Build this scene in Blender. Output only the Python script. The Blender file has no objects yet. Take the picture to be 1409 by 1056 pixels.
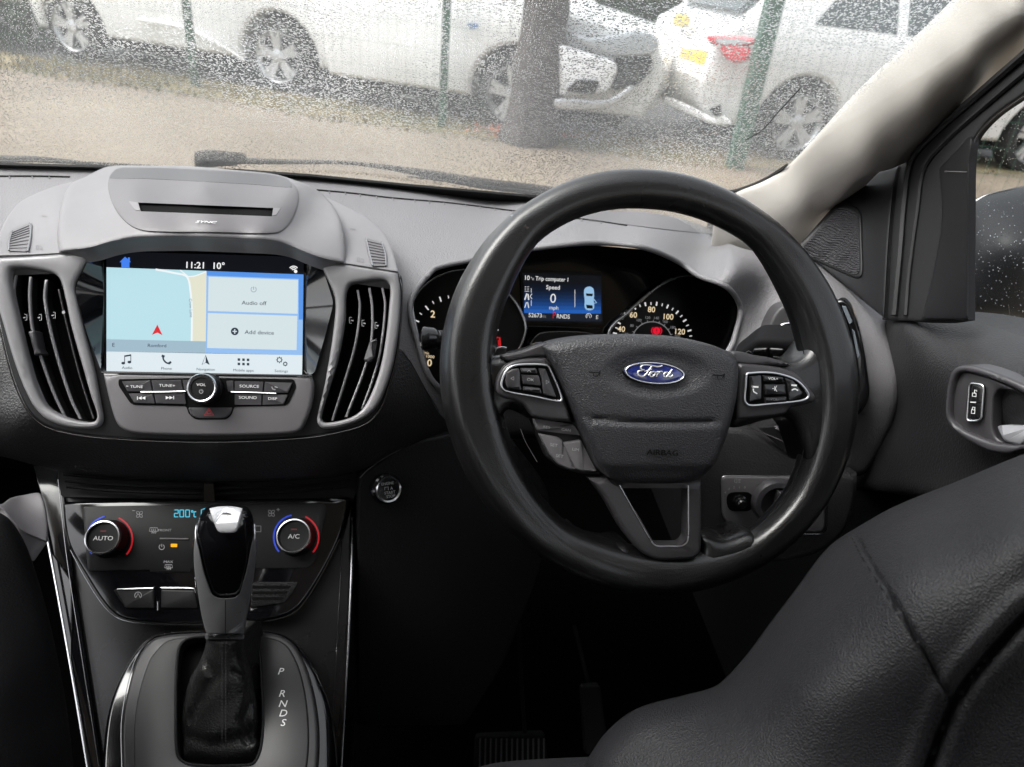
import bpy, bmesh, math, random
import numpy as np
from mathutils import Vector, Matrix
from mathutils.geometry import delaunay_2d_cdt
random.seed(7)
sc = bpy.context.scene
COL = sc.collection
R_ = math.radians

# ---------------------------------------------------------------- camera, world, sun, exposure
F = 1000.0
CX, CY = 704.5, 528.0
EYE = Vector((0, 0, 1.35))
PITCH, ROLL, YAW = R_(30), R_(6), R_(8)
_fw = Vector((math.sin(YAW)*math.cos(PITCH), math.cos(YAW)*math.cos(PITCH), -math.sin(PITCH)))
_rt = Vector((math.cos(YAW), -math.sin(YAW), 0))
_up = _rt.cross(_fw)
CR = math.cos(ROLL)*_rt + math.sin(ROLL)*_up
CU = -math.sin(ROLL)*_rt + math.cos(ROLL)*_up
CF = _fw
cd = bpy.data.cameras.new('camera')
cam = bpy.data.objects.new('camera', cd); COL.objects.link(cam)
m = Matrix((CR, CU, -CF)).transposed().to_4x4(); m.translation = EYE
cam.matrix_world = m
cd.sensor_width = 36; cd.lens = 36*F/1409; cd.clip_start = 0.02; cd.clip_end = 500
cd.dof.use_dof = True; cd.dof.focus_distance = 0.66; cd.dof.aperture_fstop = 9.0
sc.camera = cam
sc.render.resolution_x, sc.render.resolution_y = 1024, 767

EXPO = 1.3
world = bpy.data.worlds.new("World"); sc.world = world; world.use_nodes = True
wn = world.node_tree.nodes; wl = world.node_tree.links
sky = wn.new('ShaderNodeTexSky'); sky.sky_type = 'NISHITA'; sky.sun_disc = False
sky.sun_elevation = R_(56); sky.sun_rotation = R_(-88)
sky.air_density = 1.0; sky.dust_density = 4.0; sky.ozone_density = 1.0
hs = wn.new('ShaderNodeHueSaturation'); hs.inputs['Saturation'].default_value = 0.18
wl.new(sky.outputs[0], hs.inputs['Color'])
bg = wn['Background']; wl.new(hs.outputs[0], bg.inputs[0]); bg.inputs[1].default_value = 0.15
sd = bpy.data.lights.new('sun', 'SUN'); sd.energy = 1.2; sd.angle = R_(40); sd.color = (1, .97, .93)
sun = bpy.data.objects.new('sun', sd); COL.objects.link(sun)
_az = R_(-88)
_sdir = Vector((math.sin(_az)*math.cos(R_(56)), math.cos(_az)*math.cos(R_(56)), math.sin(R_(56))))
sun.rotation_euler = _sdir.to_track_quat('Z', 'Y').to_euler()
sc.view_settings.view_transform = 'Standard'; sc.view_settings.look = 'None'
sc.view_settings.exposure = EXPO; sc.view_settings.gamma = 1
sc.cycles.use_denoising = True
sc.cycles.max_bounces = 8; sc.cycles.diffuse_bounces = 4; sc.cycles.glossy_bounces = 4
sc.cycles.transparent_max_bounces = 12
sc.cycles.caustics_reflective = False; sc.cycles.caustics_refractive = True
sc.cycles.sample_clamp_indirect = 6

# ---------------------------------------------------------------- geometry of rays, planes and surfaces
def ray(px, py):
    return CF + CR*((px-CX)/F) - CU*((py-CY)/F)
def U(px, py, d):
    return EYE + ray(px, py)*d
def G(px, py, z=0.0):
    r = ray(px, py); return EYE + r*((z-EYE.z)/r.z)

class Pl:
    """a plane; at() is the point of the plane (raised h towards the viewer's side) on a line of sight"""
    def __init__(s, a, b=None, c=None, n=None):
        p = U(*a)
        if n is None:
            n = (U(*b)-p).cross(U(*c)-p)
        n = Vector(n).normalized()
        if n.dot(EYE-p) < 0: n = -n
        s.n = n; s.c = n.dot(p)
    def at(s, px, py, h=0.0):
        r = ray(px, py)
        return EYE + r*((s.c+h-s.n.dot(EYE))/s.n.dot(r))
    def pos(s, px, py, h, drop):
        return s.at(px, py, h) - s.n*drop
    def px(s, px, py):   # metres per pixel there
        return (s.at(px+1, py)-s.at(px, py)).length
class Sf:
    """smooth surface through control points (x, y, depth)"""
    def __init__(s, pts):
        P = np.array(pts, float); n = len(P); s.P = P[:, :2]/500
        D = np.linalg.norm(s.P[:, None]-s.P[None], axis=2)
        K = np.where(D > 0, D*D*np.log(D+1e-12), 0)
        A = np.zeros((n+3, n+3)); A[:n, :n] = K + np.eye(n)*1e-6
        A[:n, n] = 1; A[:n, n+1:] = s.P; A[n, :n] = 1; A[n+1:, :n] = s.P.T
        s.w = np.linalg.solve(A, np.concatenate([1/P[:, 2], [0, 0, 0]]))
        c = P[:, :2].mean(axis=0)
        e = 3
        a, b, d = s.at(c[0], c[1]), s.at(c[0]+e, c[1]), s.at(c[0], c[1]+e)
        s.n = (b-a).cross(d-a).normalized()
        if s.n.dot(EYE-a) < 0: s.n = -s.n
    def depth(s, px, py):
        q = np.array([px, py])/500
        D = np.linalg.norm(s.P-q, axis=1)
        k = D*D*np.log(D+1e-12)
        n = len(s.P)
        return 1/(k@s.w[:n]+s.w[n]+q@s.w[n+1:])
    def at(s, px, py, h=0.0):
        return U(px, py, s.depth(px, py)-h)
    def pos(s, px, py, h, drop):
        return U(px, py, s.depth(px, py)-h+drop)

# ---------------------------------------------------------------- outlines (pixel lists)
def spl(pts, n=6, closed=True):
    """Catmull-Rom through points; a point with a third item is a corner"""
    out = []; N = len(pts)
    P = [np.array(p[:2], float) for p in pts]; C = [len(p) > 2 for p in pts]
    rng = range(N if closed else N-1)
    for i in rng:
        p1, p2 = P[i], P[(i+1) % N]
        p0 = P[i-1] if (closed or i > 0) else p1
        p3 = P[(i+2) % N] if (closed or i+2 < N) else p2
        L = np.linalg.norm(p2-p1)+1e-9
        t1 = (p2-p0)/(np.linalg.norm(p2-p1)+np.linalg.norm(p1-p0)+1e-9)*L
        t2 = (p3-p1)/(np.linalg.norm(p3-p2)+np.linalg.norm(p2-p1)+1e-9)*L
        if C[i]: t1 = (p2-p1)
        if C[(i+1) % N]: t2 = (p2-p1)
        k = max(1, min(n, int(L/2.0)+1))
        for j in range(k):
            t = j/k
            out.append((2*t**3-3*t*t+1)*p1+(t**3-2*t*t+t)*t1+(-2*t**3+3*t*t)*p2+(t**3-t*t)*t2)
    if not closed: out.append(P[-1])
    return [tuple(o) for o in out]
def rpoly(pts, r=4, k=4):
    out = []; N = len(pts)
    for i in range(N):
        p = np.array(pts[i][:2], float); a = np.array(pts[i-1][:2], float); b = np.array(pts[(i+1) % N][:2], float)
        rr = pts[i][2] if len(pts[i]) > 2 else r
        da, db = a-p, b-p; la, lb = np.linalg.norm(da), np.linalg.norm(db)
        rr = min(rr, la*.48, lb*.48)
        s, e = p+da/la*rr, p+db/lb*rr
        for j in range(k+1):
            t = j/k; out.append(tuple((1-t)**2*s+2*t*(1-t)*p+t*t*e))
    return out
def ell(cx, cy, rx, ry=None, rot=0, n=40, a0=0, a1=360):
    ry = rx if ry is None else ry
    c, s = math.cos(R_(rot)), math.sin(R_(rot)); o = []
    full = abs(a1-a0) >= 360
    for i in range(n if full else n+1):
        a = R_(a0+(a1-a0)*i/n); x, y = rx*math.cos(a), ry*math.sin(a)
        o.append((cx+x*c-y*s, cy+x*s+y*c))
    return o
def scl(pts, k, c=None):
    P = np.array([p[:2] for p in pts], float)
    c = P.mean(axis=0) if c is None else np.array(c)
    k = np.array(k if hasattr(k, '__len__') else (k, k))
    return [tuple(q) for q in (P-c)*k+c]
def dens(L, mx):
    o = []
    for a, b in zip(L, L[1:]+L[:1]):
        k = max(1, int(math.dist(a, b)/mx+.999))
        o += [(a[0]+(b[0]-a[0])*i/k, a[1]+(b[1]-a[1])*i/k) for i in range(k)]
    return o
def segdist(Q, poly):
    A = np.array(poly, float); B = np.roll(A, -1, axis=0)
    out = np.full(len(Q), 1e9)
    for a, b in zip(A, B):
        ab = b-a; L = ab@ab
        if L < 1e-12: continue
        t = np.clip(((Q-a)@ab)/L, 0, 1)
        out = np.minimum(out, np.linalg.norm(Q-(a+t[:, None]*ab), axis=1))
    return out
def inside(Q, poly):
    A = np.array(poly, float); B = np.roll(A, -1, axis=0); r = np.zeros(len(Q), bool)
    for a, b in zip(A, B):
        if a[1] == b[1]: continue
        c = ((a[1] > Q[:, 1]) != (b[1] > Q[:, 1])) & (Q[:, 0] < (b[0]-a[0])*(Q[:, 1]-a[1])/(b[1]-a[1])+a[0])
        r ^= c
    return r

# ---------------------------------------------------------------- objects
def thing(name, label, cat, loc=(0, 0, 0), group=None):
    o = bpy.data.objects.new(name, None); COL.objects.link(o); o.location = Vector(loc)
    o.empty_display_size = .05
    o['label'] = label; o['category'] = cat
    if group: o['group'] = group
    o['wloc'] = list(loc)
    return o
def wloc(o):
    v = Vector((0, 0, 0))
    while o is not None:
        if 'wloc' in o: v += Vector(o['wloc'])
        o = o.parent
    return v
def link(name, me, mat, parent=None, sharp=35):
    me.validate()
    o = bpy.data.objects.new(name, me); COL.objects.link(o)
    if mat is not None and not len(me.materials): me.materials.append(mat)
    if parent is not None:
        o.parent = parent; L = wloc(parent)
        if L.length > 0: me.transform(Matrix.Translation(-L))
    if sharp:
        me.shade_smooth()
        me.set_sharp_from_angle(angle=R_(sharp))
    return o
def tag(o, label, cat, group=None):
    o['label'] = label; o['category'] = cat
    if group: o['group'] = group
    return o
def struct(o, kind='structure'):
    o['kind'] = kind; return o
def meshof(V, Fc):
    me = bpy.data.meshes.new('m'); me.from_pydata([tuple(v) for v in V], [], Fc); me.update(); return me

def shell(name, outline, S, mat, parent=None, thick=.004, rnd=(0, 0), holes=(), step=None, h=0.0, dome=0.0, hf=None, sharp=35, hround=True, hskirt=None, cuts=()):
    poly = [tuple(p[:2]) for p in outline]
    q = [poly[0]]
    for p in poly[1:]:
        if math.dist(p, q[-1]) > .05: q.append(p)
    if math.dist(q[0], q[-1]) < .05: q.pop()
    poly = q
    loops = [poly]+[[tuple(p[:2]) for p in hh] for hh in holes]
    if not isinstance(S, Pl):
        loops = [dens(L, 5) for L in loops]; poly = loops[0]
    allp = []; E = []
    for L in loops:
        b = len(allp); allp += L; n = len(L)
        E += [(b+i, b+(i+1) % n) for i in range(n)]
    for L in cuts:
        L = dens(L, 5)[:-max(1, int(math.dist(L[-1], L[0])/5+.999))]+[L[-1]]
        b = len(allp); allp += L; E += [(b+i, b+i+1) for i in range(len(L)-1)]
    nb = len(allp)
    A = np.array(poly); lo, hi = A.min(0), A.max(0)
    size = max(hi-lo)
    need = (dome != 0) or (hf is not None) or isinstance(S, Sf) or rnd[0] > 0
    def dist(Q, useholes=True):
        d = segdist(Q, poly)
        if useholes:
            for hh in loops[1:]: d = np.minimum(d, segdist(Q, hh))
        return d
    def ins(Q):
        r = inside(Q, poly)
        for hh in loops[1:]: r &= ~inside(Q, hh)
        return r
    extra = []
    if need:
        if (dome != 0) or (hf is not None) or isinstance(S, Sf):
            st = step or max(2.5, size/28)
            gx, gy = np.meshgrid(np.arange(lo[0]+st/2, hi[0], st), np.arange(lo[1]+st/2, hi[1], st))
            gx = gx + (np.arange(gx.shape[0]) % 2)[:, None]*st/2
            Q = np.stack([gx.ravel(), gy.ravel()], 1)
            if len(Q):
                Q = Q[ins(Q)]
            if len(Q):
                dd = dist(Q); extra.append(Q[dd > max(st*.4, rnd[0]*1.15 if rnd[0] > 0 else 0)])
        if rnd[0] > 0:
            ks = (.07, .25, .55, 1.0) if rnd[0] > 2.5 else (.2, 1.0)
            for li, L in enumerate(loops):
                if li and not hround: continue
                a = np.array(L, float); t = np.roll(a, -1, 0)-np.roll(a, 1, 0); t /= np.linalg.norm(t, axis=1)[:, None]+1e-9
                nn = np.stack([-t[:, 1], t[:, 0]], 1)
                x, y = a[:, 0], a[:, 1]
                area = (x*np.roll(y, -1)-np.roll(x, -1)*y).sum()
                if (area < 0) != (li > 0): nn = -nn
                for k in ks:
                    Q = a+nn*rnd[0]*k
                    Q = Q[ins(Q)]
                    if len(Q):
                        dd = dist(Q, hround); Q = Q[dd > rnd[0]*k*.93]
                        extra.append(Q)
    X = np.concatenate(extra) if extra else np.zeros((0, 2))
    pts = [Vector(p) for p in allp]+[Vector(p) for p in X]
    vc, ec, fc = delaunay_2d_cdt(pts, E, [], 0, 1e-4)[:3]
    V2 = np.array([tuple(v) for v in vc])
    T = [f for f in fc]
    cen = np.array([V2[list(f)].mean(0) for f in T])
    ok = ins(cen); T = [list(f) for f, k in zip(T, ok) if k]
    Dd = dist(V2) if hround else dist(V2, False)
    drop = np.zeros(len(V2))
    if rnd[0] > 0:
        t = np.clip(Dd/rnd[0], 0, 1); drop += rnd[1]*(1-np.sqrt(np.clip(1-(1-t)**2, 0, 1)))
    if dome:
        do = segdist(V2, poly)
        mx = do.max() or 1; t = np.clip(do/mx, 0, 1); drop -= dome*(1-(1-t)**2)
    if hf is not None:
        drop -= np.array([hf(x, y) for x, y in V2])
    P = [S.pos(x, y, h, dr) for (x, y), dr in zip(V2, drop)]
    # orient
    Fs = []
    for f in T:
        n = (P[f[1]]-P[f[0]]).cross(P[f[2]]-P[f[0]])
        Fs.append(f if n.dot(EYE-P[f[0]]) > 0 else f[::-1])
    cnt = {}
    for f in Fs:
        for i in range(3):
            a, b = f[i], f[(i+1) % 3]; k = (min(a, b), max(a, b)); cnt.setdefault(k, []).append((a, b))
    if thick:
        if hskirt is None: hskirt = isinstance(S, Pl)
        if not hskirt and len(loops) > 1:
            dh = np.full(len(V2), 1e9)
            for hh in loops[1:]: dh = np.minimum(dh, segdist(V2, hh))
            cnt = {k: v for k, v in cnt.items() if not (dh[k[0]] < .01 and dh[k[1]] < .01)}
        mp = {}
        for k, v in cnt.items():
            if len(v) == 1:
                for w in k:
                    if w not in mp:
                        mp[w] = len(P); P.append(P[w]-S.n*thick)
        for k, v in cnt.items():
            if len(v) == 1:
                a, b = v[0]; Fs.append([b, a, mp[a], mp[b]])
    return link(name, meshof(P, Fs), mat, parent, sharp)

def frames(P, closed):
    n = len(P); T = []
    for i in range(n):
        a = P[i-1] if (closed or i) else P[0]; b = P[(i+1) % n] if (closed or i < n-1) else P[-1]
        T.append((b-a).normalized())
    N = []
    up = Vector((0, 0, 1)) if abs(T[0].z) < .9 else Vector((1, 0, 0))
    u = (up-T[0]*up.dot(T[0])).normalized(); N.append(u)
    for i in range(1, n):
        u = N[-1]-T[i]*N[-1].dot(T[i]); N.append(u.normalized())
    return T, N
def tube(name, P, r, mat, parent=None, closed=False, seg=8, flat=1.0, fn=None, cap=True, sharp=50, sect=None):
    """flat squashes the section along fn"""
    P = [Vector(p) for p in P]; n = len(P)
    rr = r if hasattr(r, '__len__') else [r]*n
    T, N = frames(P, closed); V = []; Fc = []
    for i in range(n):
        u = N[i]
        if fn is not None:
            u = (fn-T[i]*fn.dot(T[i])).normalized()
        w = T[i].cross(u)
        for k in range(seg):
            a = 2*math.pi*k/seg
            q_ = 1 if sect is None else sect(i, a)
            V.append(P[i]+(u*math.cos(a)*flat+w*math.sin(a))*rr[i]*q_)
    for i in range(n if closed else n-1):
        j = (i+1) % n
        for k in range(seg):
            l = (k+1) % seg; Fc.append([i*seg+k, i*seg+l, j*seg+l, j*seg+k])
    if cap and not closed:
        Fc.append(list(range(seg))[::-1]); Fc.append([(n-1)*seg+k for k in range(seg)])
    return link(name, meshof(V, Fc), mat, parent, sharp)
def line(name, pts, S, mat, parent, w=1.2, h=.0008, closed=False, seg=6, n=5, raw=False):
    """thin moulded bead following a pixel path on a surface; w in pixels"""
    pp = pts if raw else spl(pts, n, closed)
    P = [S.at(x, y, h) for x, y in pp]
    sc_ = (P[0]-EYE).dot(CF)/F
    return tube(name, P, w*sc_/2, mat, parent, closed, seg)
def lathe(name, c, n, prof, mat, parent=None, seg=40, xd=None, sharp=30):
    n = n.normalized(); a = Vector((0, 0, 1)) if xd is None else xd
    u = (a-n*a.dot(n)).normalized(); w = n.cross(u); V = []; Fc = []
    for (r, h) in prof:
        for k in range(seg):
            t = 2*math.pi*k/seg; V.append(c+n*h+(u*math.cos(t)+w*math.sin(t))*max(r, 1e-5))
    for i in range(len(prof)-1):
        for k in range(seg):
            l = (k+1) % seg; Fc.append([i*seg+k, i*seg+l, (i+1)*seg+l, (i+1)*seg+k])
    if prof[-1][0] < .5*max(p[0] for p in prof): Fc.append([(len(prof)-1)*seg+k for k in range(seg)])
    return link(name, meshof(V, Fc), mat, parent, sharp)
def ribbons(name, strokes, S, mat, parent, w=1.0, h=.0006, t=.0002):
    """printed strokes: flat thin ribbons on a surface, pixels"""
    V = []; Fc = []
    for st in strokes:
        ww = w
        if isinstance(st, dict): ww = st['w']; st = st['p']
        st = [np.array(p, float) for p in st]; n = len(st)
        closed = n > 2 and np.linalg.norm(st[0]-st[-1]) < 1e-6
        b = len(V)
        for i in range(n):
            a = st[i-1] if i else (st[-2] if closed else st[0]); c = st[i+1] if i < n-1 else (st[1] if closed else st[-1])
            d = c-a; d = d/(np.linalg.norm(d)+1e-9); nn = np.array([-d[1], d[0]])*ww/2
            for s in (1, -1):
                q = st[i]+nn*s; V.append(S.at(q[0], q[1], h))
        for i in range(n-1):
            a = b+2*i; f = [a, a+1, a+3, a+2]
            nrm = (V[f[1]]-V[f[0]]).cross(V[f[2]]-V[f[0]])
            Fc.append(f if nrm.dot(S.n) > 0 else f[::-1])
    return link(name, meshof(V, Fc), mat, parent, 0)
def text(name, s, px, py, hpx, S, mat, parent, ang=0.0, h=.0006, align='CENTER', shear=0.0, sx=1.0, bold=0.0, dirn=None, off=0.0):
    """lettering: px,py = centre of the capitals, hpx = capital height"""
    cu = bpy.data.curves.new('lettering', 'FONT'); cu.body = s
    cu.align_x = align; cu.align_y = 'CENTER'; cu.shear = shear; cu.offset = 0
    o = bpy.data.objects.new(name, cu)
    c = S.at(px, py, h); a = R_(ang)
    ex = (S.at(px+2*math.cos(a), py+2*math.sin(a), h)-c)
    k = ex.length/2; ex.normalize()
    n = S.n; ey = n.cross(ex).normalized(); ez = ex.cross(ey)
    z = hpx*k/.70; cu.offset = off*z
    cu.size = z; cu.extrude = 0.00008
    M = Matrix((ex*sx, ey, ez)).transposed().to_4x4(); M.translation = c-wloc(parent)
    cu.resolution_u = 3
    me = bpy.data.meshes.new_from_object(o); bpy.data.objects.remove(o); me.materials.clear(); me.materials.append(mat)
    me.transform(M)
    o = bpy.data.objects.new(name, me); COL.objects.link(o); o.parent = parent
    return o

# ---------------------------------------------------------------- materials
MATS = {}
def mat(name, col, rough=.5, metal=0, bump=None, coat=0, var=0, spec=.5, emi=None, sheen=0, dirt=None, coatr=.05):
    m = bpy.data.materials.new(name); m.use_nodes = True
    nt = m.node_tree; b = nt.nodes['Principled BSDF']
    b.inputs['Base Color'].default_value = (*col, 1); b.inputs['Roughness'].default_value = rough
    b.inputs['Metallic'].default_value = metal; b.inputs['Coat Weight'].default_value = coat
    b.inputs['Coat Roughness'].default_value = coatr
    b.inputs['Specular IOR Level'].default_value = spec
    if sheen:
        b.inputs['Sheen Weight'].default_value = sheen; b.inputs['Sheen Roughness'].default_value = .4
    tc = nt.nodes.new('ShaderNodeTexCoord')
    if bump:
        for i, (kind, scale, strength, distance) in enumerate(bump if isinstance(bump, list) else [bump]):
            if kind == 'voronoi':
                t = nt.nodes.new('ShaderNodeTexVoronoi'); t.feature = 'SMOOTH_F1'; t.inputs['Scale'].default_value = scale
                t.inputs['Smoothness'].default_value = .35
                dn = nt.nodes.new('ShaderNodeTexNoise'); dn.inputs['Scale'].default_value = scale*.5
                mx = nt.nodes.new('ShaderNodeVectorMath'); mx.operation = 'SCALE'; mx.inputs['Scale'].default_value = 1.2/scale
                ad = nt.nodes.new('ShaderNodeVectorMath'); ad.operation = 'ADD'
                nt.links.new(tc.outputs['Object'], dn.inputs['Vector']); nt.links.new(dn.outputs['Color'], mx.inputs[0])
                nt.links.new(tc.outputs['Object'], ad.inputs[0]); nt.links.new(mx.outputs[0], ad.inputs[1])
                nt.links.new(ad.outputs[0], t.inputs['Vector']); out = t.outputs['Distance']
            elif kind == 'wave':
                t = nt.nodes.new('ShaderNodeTexWave'); t.inputs['Scale'].default_value = scale; t.inputs['Distortion'].default_value = 6
                t.bands_direction = 'DIAGONAL'; t.inputs['Detail Scale'].default_value = .6
                nt.links.new(tc.outputs['Object'], t.inputs['Vector']); out = t.outputs['Fac']
            else:
                t = nt.nodes.new('ShaderNodeTexNoise'); t.inputs['Scale'].default_value = scale; t.inputs['Detail'].default_value = 3
                nt.links.new(tc.outputs['Object'], t.inputs['Vector']); out = t.outputs['Fac']
            bp = nt.nodes.new('ShaderNodeBump'); bp.inputs['Strength'].default_value = strength; bp.inputs['Distance'].default_value = distance
            nt.links.new(out, bp.inputs['Height'])
            if i: nt.links.new(prev.outputs[0], bp.inputs['Normal'])
            prev = bp
        nt.links.new(prev.outputs[0], b.inputs['Normal'])
    if var:
        t = nt.nodes.new('ShaderNodeTexNoise'); t.inputs['Scale'].default_value = 9; t.inputs['Detail'].default_value = 6
        nt.links.new(tc.outputs['Object'], t.inputs['Vector'])
        mr = nt.nodes.new('ShaderNodeMapRange'); mr.inputs['From Min'].default_value = .3; mr.inputs['From Max'].default_value = .7
        mr.inputs['To Min'].default_value = max(rough-var, .03); mr.inputs['To Max'].default_value = min(rough+var, 1)
        nt.links.new(t.outputs['Fac'], mr.inputs['Value']); nt.links.new(mr.outputs[0], b.inputs['Roughness'])
    if dirt:   # second colour in patches / specks
        c2, scale, lo, hi = dirt
        t = nt.nodes.new('ShaderNodeTexNoise'); t.inputs['Scale'].default_value = scale; t.inputs['Detail'].default_value = 8
        t.inputs['Roughness'].default_value = .65
        nt.links.new(tc.outputs['Object'], t.inputs['Vector'])
        mr = nt.nodes.new('ShaderNodeMapRange'); mr.inputs['From Min'].default_value = lo; mr.inputs['From Max'].default_value = hi
        mx = nt.nodes.new('ShaderNodeMix'); mx.data_type = 'RGBA'
        mx.inputs['A'].default_value = (*col, 1); mx.inputs['B'].default_value = (*c2, 1)
        nt.links.new(t.outputs['Fac'], mr.inputs['Value']); nt.links.new(mr.outputs[0], mx.inputs['Factor'])
        nt.links.new(mx.outputs['Result'], b.inputs['Base Color'])
    if emi:
        c, s = emi
        b.inputs['Emission Color'].default_value = (*c, 1); b.inputs['Emission Strength'].default_value = s
    return m
def lin(r, g, b):
    f = lambda c: c/12.92 if c <= .04045 else ((c+.055)/1.055)**2.4
    return tuple(f(c/255) for c in (r, g, b))
def lit(name, rgb, k=1.0, rough=.3):
    """self-lit display colour given as the sRGB it shows at this exposure"""
    return mat(name, (.004, .004, .004), rough, emi=(lin(*rgb), k/2**EXPO), spec=.3)

M_dash = mat('soft_dash_plastic', (.150, .146, .153), .5, bump=('voronoi', 620, .6, .0008), spec=.5, dirt=((.164, .159, .166), 4, .35, .65))
M_lower = mat('lower_dash_plastic', (.004, .004, .005), .6, bump=('voronoi', 520, .5, .0008), spec=.25)
M_dash_shade = mat('shaded_dash_grain', (.022, .0215, .023), .5, bump=('voronoi', 560, .6, .0009))  # darker copy of the dash plastic: shade of the lower dash put into colour
M_silver = mat('satin_grey_trim', (.225, .22, .227), .38, metal=.15, bump=('noise', 1500, .04, .0003), var=.05)
M_cowl = mat('satin_grey_cowl', (.175, .169, .176), .5, metal=.0, bump=('noise', 1500, .05, .0003), var=.05)
M_cowl2 = mat('grey_insert', (.115, .109, .115), .5, metal=.0, bump=('noise', 1800, .05, .0003))
M_stackpl = mat('warm_grey_panel', (.125, .119, .124), .42, metal=.1, bump=('noise', 1800, .05, .0003), var=.06)
M_btn = mat('button_grey', (.040, .038, .042), .4, bump=('noise', 1800, .06, .0003))
M_btnk = mat('button_black', (.006, .006, .007), .45, bump=('noise', 1500, .06, .0003), spec=.3)
M_piano = mat('piano_black', (.004, .004, .005), .12, coat=.6, var=.04)
M_matt = mat('matt_black', (.003, .003, .004), .7, bump=('noise', 900, .15, .0005))
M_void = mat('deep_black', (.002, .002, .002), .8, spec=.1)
M_chrome = mat('satin_chrome', (.74, .75, .77), .27, metal=1, var=.05)
M_chromed = mat('dark_chrome', (.30, .30, .31), .2, metal=1, var=.05)
M_leather = mat('wheel_leather', (.0045, .0045, .005), .34, bump=[('voronoi', 1000, .4, .0005), ('noise', 45, .12, .002)], var=.12, spec=.5, coat=.5, coatr=.16)
M_airbag = mat('airbag_grain', (.024, .024, .027), .38, bump=('voronoi', 900, .8, .0006), spec=.55)
M_spoke = mat('spoke_satin_black', (.042, .040, .043), .36, bump=('noise', 1500, .06, .0003), var=.05, metal=.2)
M_lock = mat('glossy_button', (.008, .008, .009), .2, coat=.3)
M_white = mat('white_print', (.75, .75, .75), .5)
M_grey = mat('grey_print', (.36, .36, .37), .5)
M_dim = mat('dim_print', (.11, .11, .115), .5)
M_dark = mat('dark_print', (.02, .02, .022), .5)
M_red = mat('red_print', (.55, .03, .04), .45)
M_blue = mat('blue_print', (.02, .05, .6), .4, emi=((.01, .03, .5), .35))
M_redp = mat('red_arc', (.5, .01, .02), .4, emi=((.4, .005, .01), .2))
M_cream = mat('cream_pillar', (.46, .435, .40), .6, bump=('noise', 1300, .12, .0004), dirt=((.44, .415, .38), 6, .3, .7))
M_rubber = mat('black_rubber', (.006, .006, .007), .65, bump=('noise', 400, .1, .0005))
M_fabric = mat('seat_leatherette', (.0145, .0145, .0165), .52, bump=[('voronoi', 800, .6, .0009), ('noise', 25, .25, .004)], spec=.35)
M_fabric2 = mat('seat_cloth', (.007, .007, .008), .8, bump=('noise', 700, .5, .001), spec=.2)
M_carpet = mat('black_carpet', (.0012, .0012, .0012), 1.0, bump=('noise', 900, .6, .002), spec=.0)
M_lining = mat('roof_lining', (.72, .70, .66), .9, bump=('noise', 900, .3, .001))
M_paint = mat('white_paint', (.84, .84, .85), .3, coat=.5, dirt=((.70, .70, .68), 2.2, .5, .8))
M_tyre = mat('tyre', (.018, .018, .018), .85, bump=('noise', 90, .4, .004))
M_alloy = mat('alloy', (.55, .56, .58), .35, metal=.8)
M_tint = mat('tinted_glass', (.05, .065, .07), .08, coat=.5)
M_lamp = mat('lamp_clear', (.42, .45, .48), .15, coat=.6)
M_tail = mat('tail_lamp_red', (.55, .02, .04), .2, coat=.6)
M_plate = mat('plate_yellow', (.78, .55, .10), .4)
M_green = mat('fence_green', (.018, .09, .055), .45, dirt=((.03, .06, .04), 8, .4, .7))
M_bark = mat('bark', (.035, .030, .030), .9, bump=('noise', 14, .9, .03), dirt=((.07, .06, .055), 9, .4, .7))
# ================================================================ outside
def gmat(name, c1, c2, c3, s1, s2, rough=.8, bumpd=.01):
    m = bpy.data.materials.new(name); m.use_nodes = True; nt = m.node_tree; b = nt.nodes['Principled BSDF']
    tc = nt.nodes.new('ShaderNodeTexCoord')
    a = nt.nodes.new('ShaderNodeTexNoise'); a.inputs['Scale'].default_value = s1; a.inputs['Detail'].default_value = 6
    d = nt.nodes.new('ShaderNodeTexNoise'); d.inputs['Scale'].default_value = s2; d.inputs['Detail'].default_value = 8; d.inputs['Roughness'].default_value = .7
    cr = nt.nodes.new('ShaderNodeValToRGB'); e = cr.color_ramp.elements
    e[0].position = .36; e[0].color = (*c1, 1); e[1].position = .64; e[1].color = (*c3, 1)
    k = e.new(.5); k.color = (*c2, 1)
    mx = nt.nodes.new('ShaderNodeMath'); mx.operation = 'MULTIPLY_ADD'; mx.inputs[1].default_value = .45
    nt.links.new(tc.outputs['Object'], a.inputs['Vector']); nt.links.new(tc.outputs['Object'], d.inputs['Vector'])
    ml = nt.nodes.new('ShaderNodeMath'); ml.operation = 'MULTIPLY'; ml.inputs[1].default_value = .55
    nt.links.new(a.outputs['Fac'], ml.inputs[0]); nt.links.new(d.outputs['Fac'], mx.inputs[0]); nt.links.new(ml.outputs[0], mx.inputs[2])
    nt.links.new(mx.outputs[0], cr.inputs[0]); nt.links.new(cr.outputs[0], b.inputs['Base Color'])
    b.inputs['Roughness'].default_value = rough
    bp = nt.nodes.new('ShaderNodeBump'); bp.inputs['Distance'].default_value = bumpd; bp.inputs['Strength'].default_value = .6
    nt.links.new(d.outputs['Fac'], bp.inputs['Height']); nt.links.new(bp.outputs[0], b.inputs['Normal'])
    return m
M_gravel = gmat('wet_sandy_ground', (.115, .090, .066), (.185, .150, .112), (.235, .195, .14), .55, 14, .8)
M_verge = gmat('grassy_verge', (.11, .10, .045), (.20, .165, .085), (.27, .215, .13), 1.2, 20, .9, .03)
M_asph = gmat('wet_dark_parking', (.035, .036, .037), (.06, .06, .06), (.10, .095, .09), 1.0, 18, .5)
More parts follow.
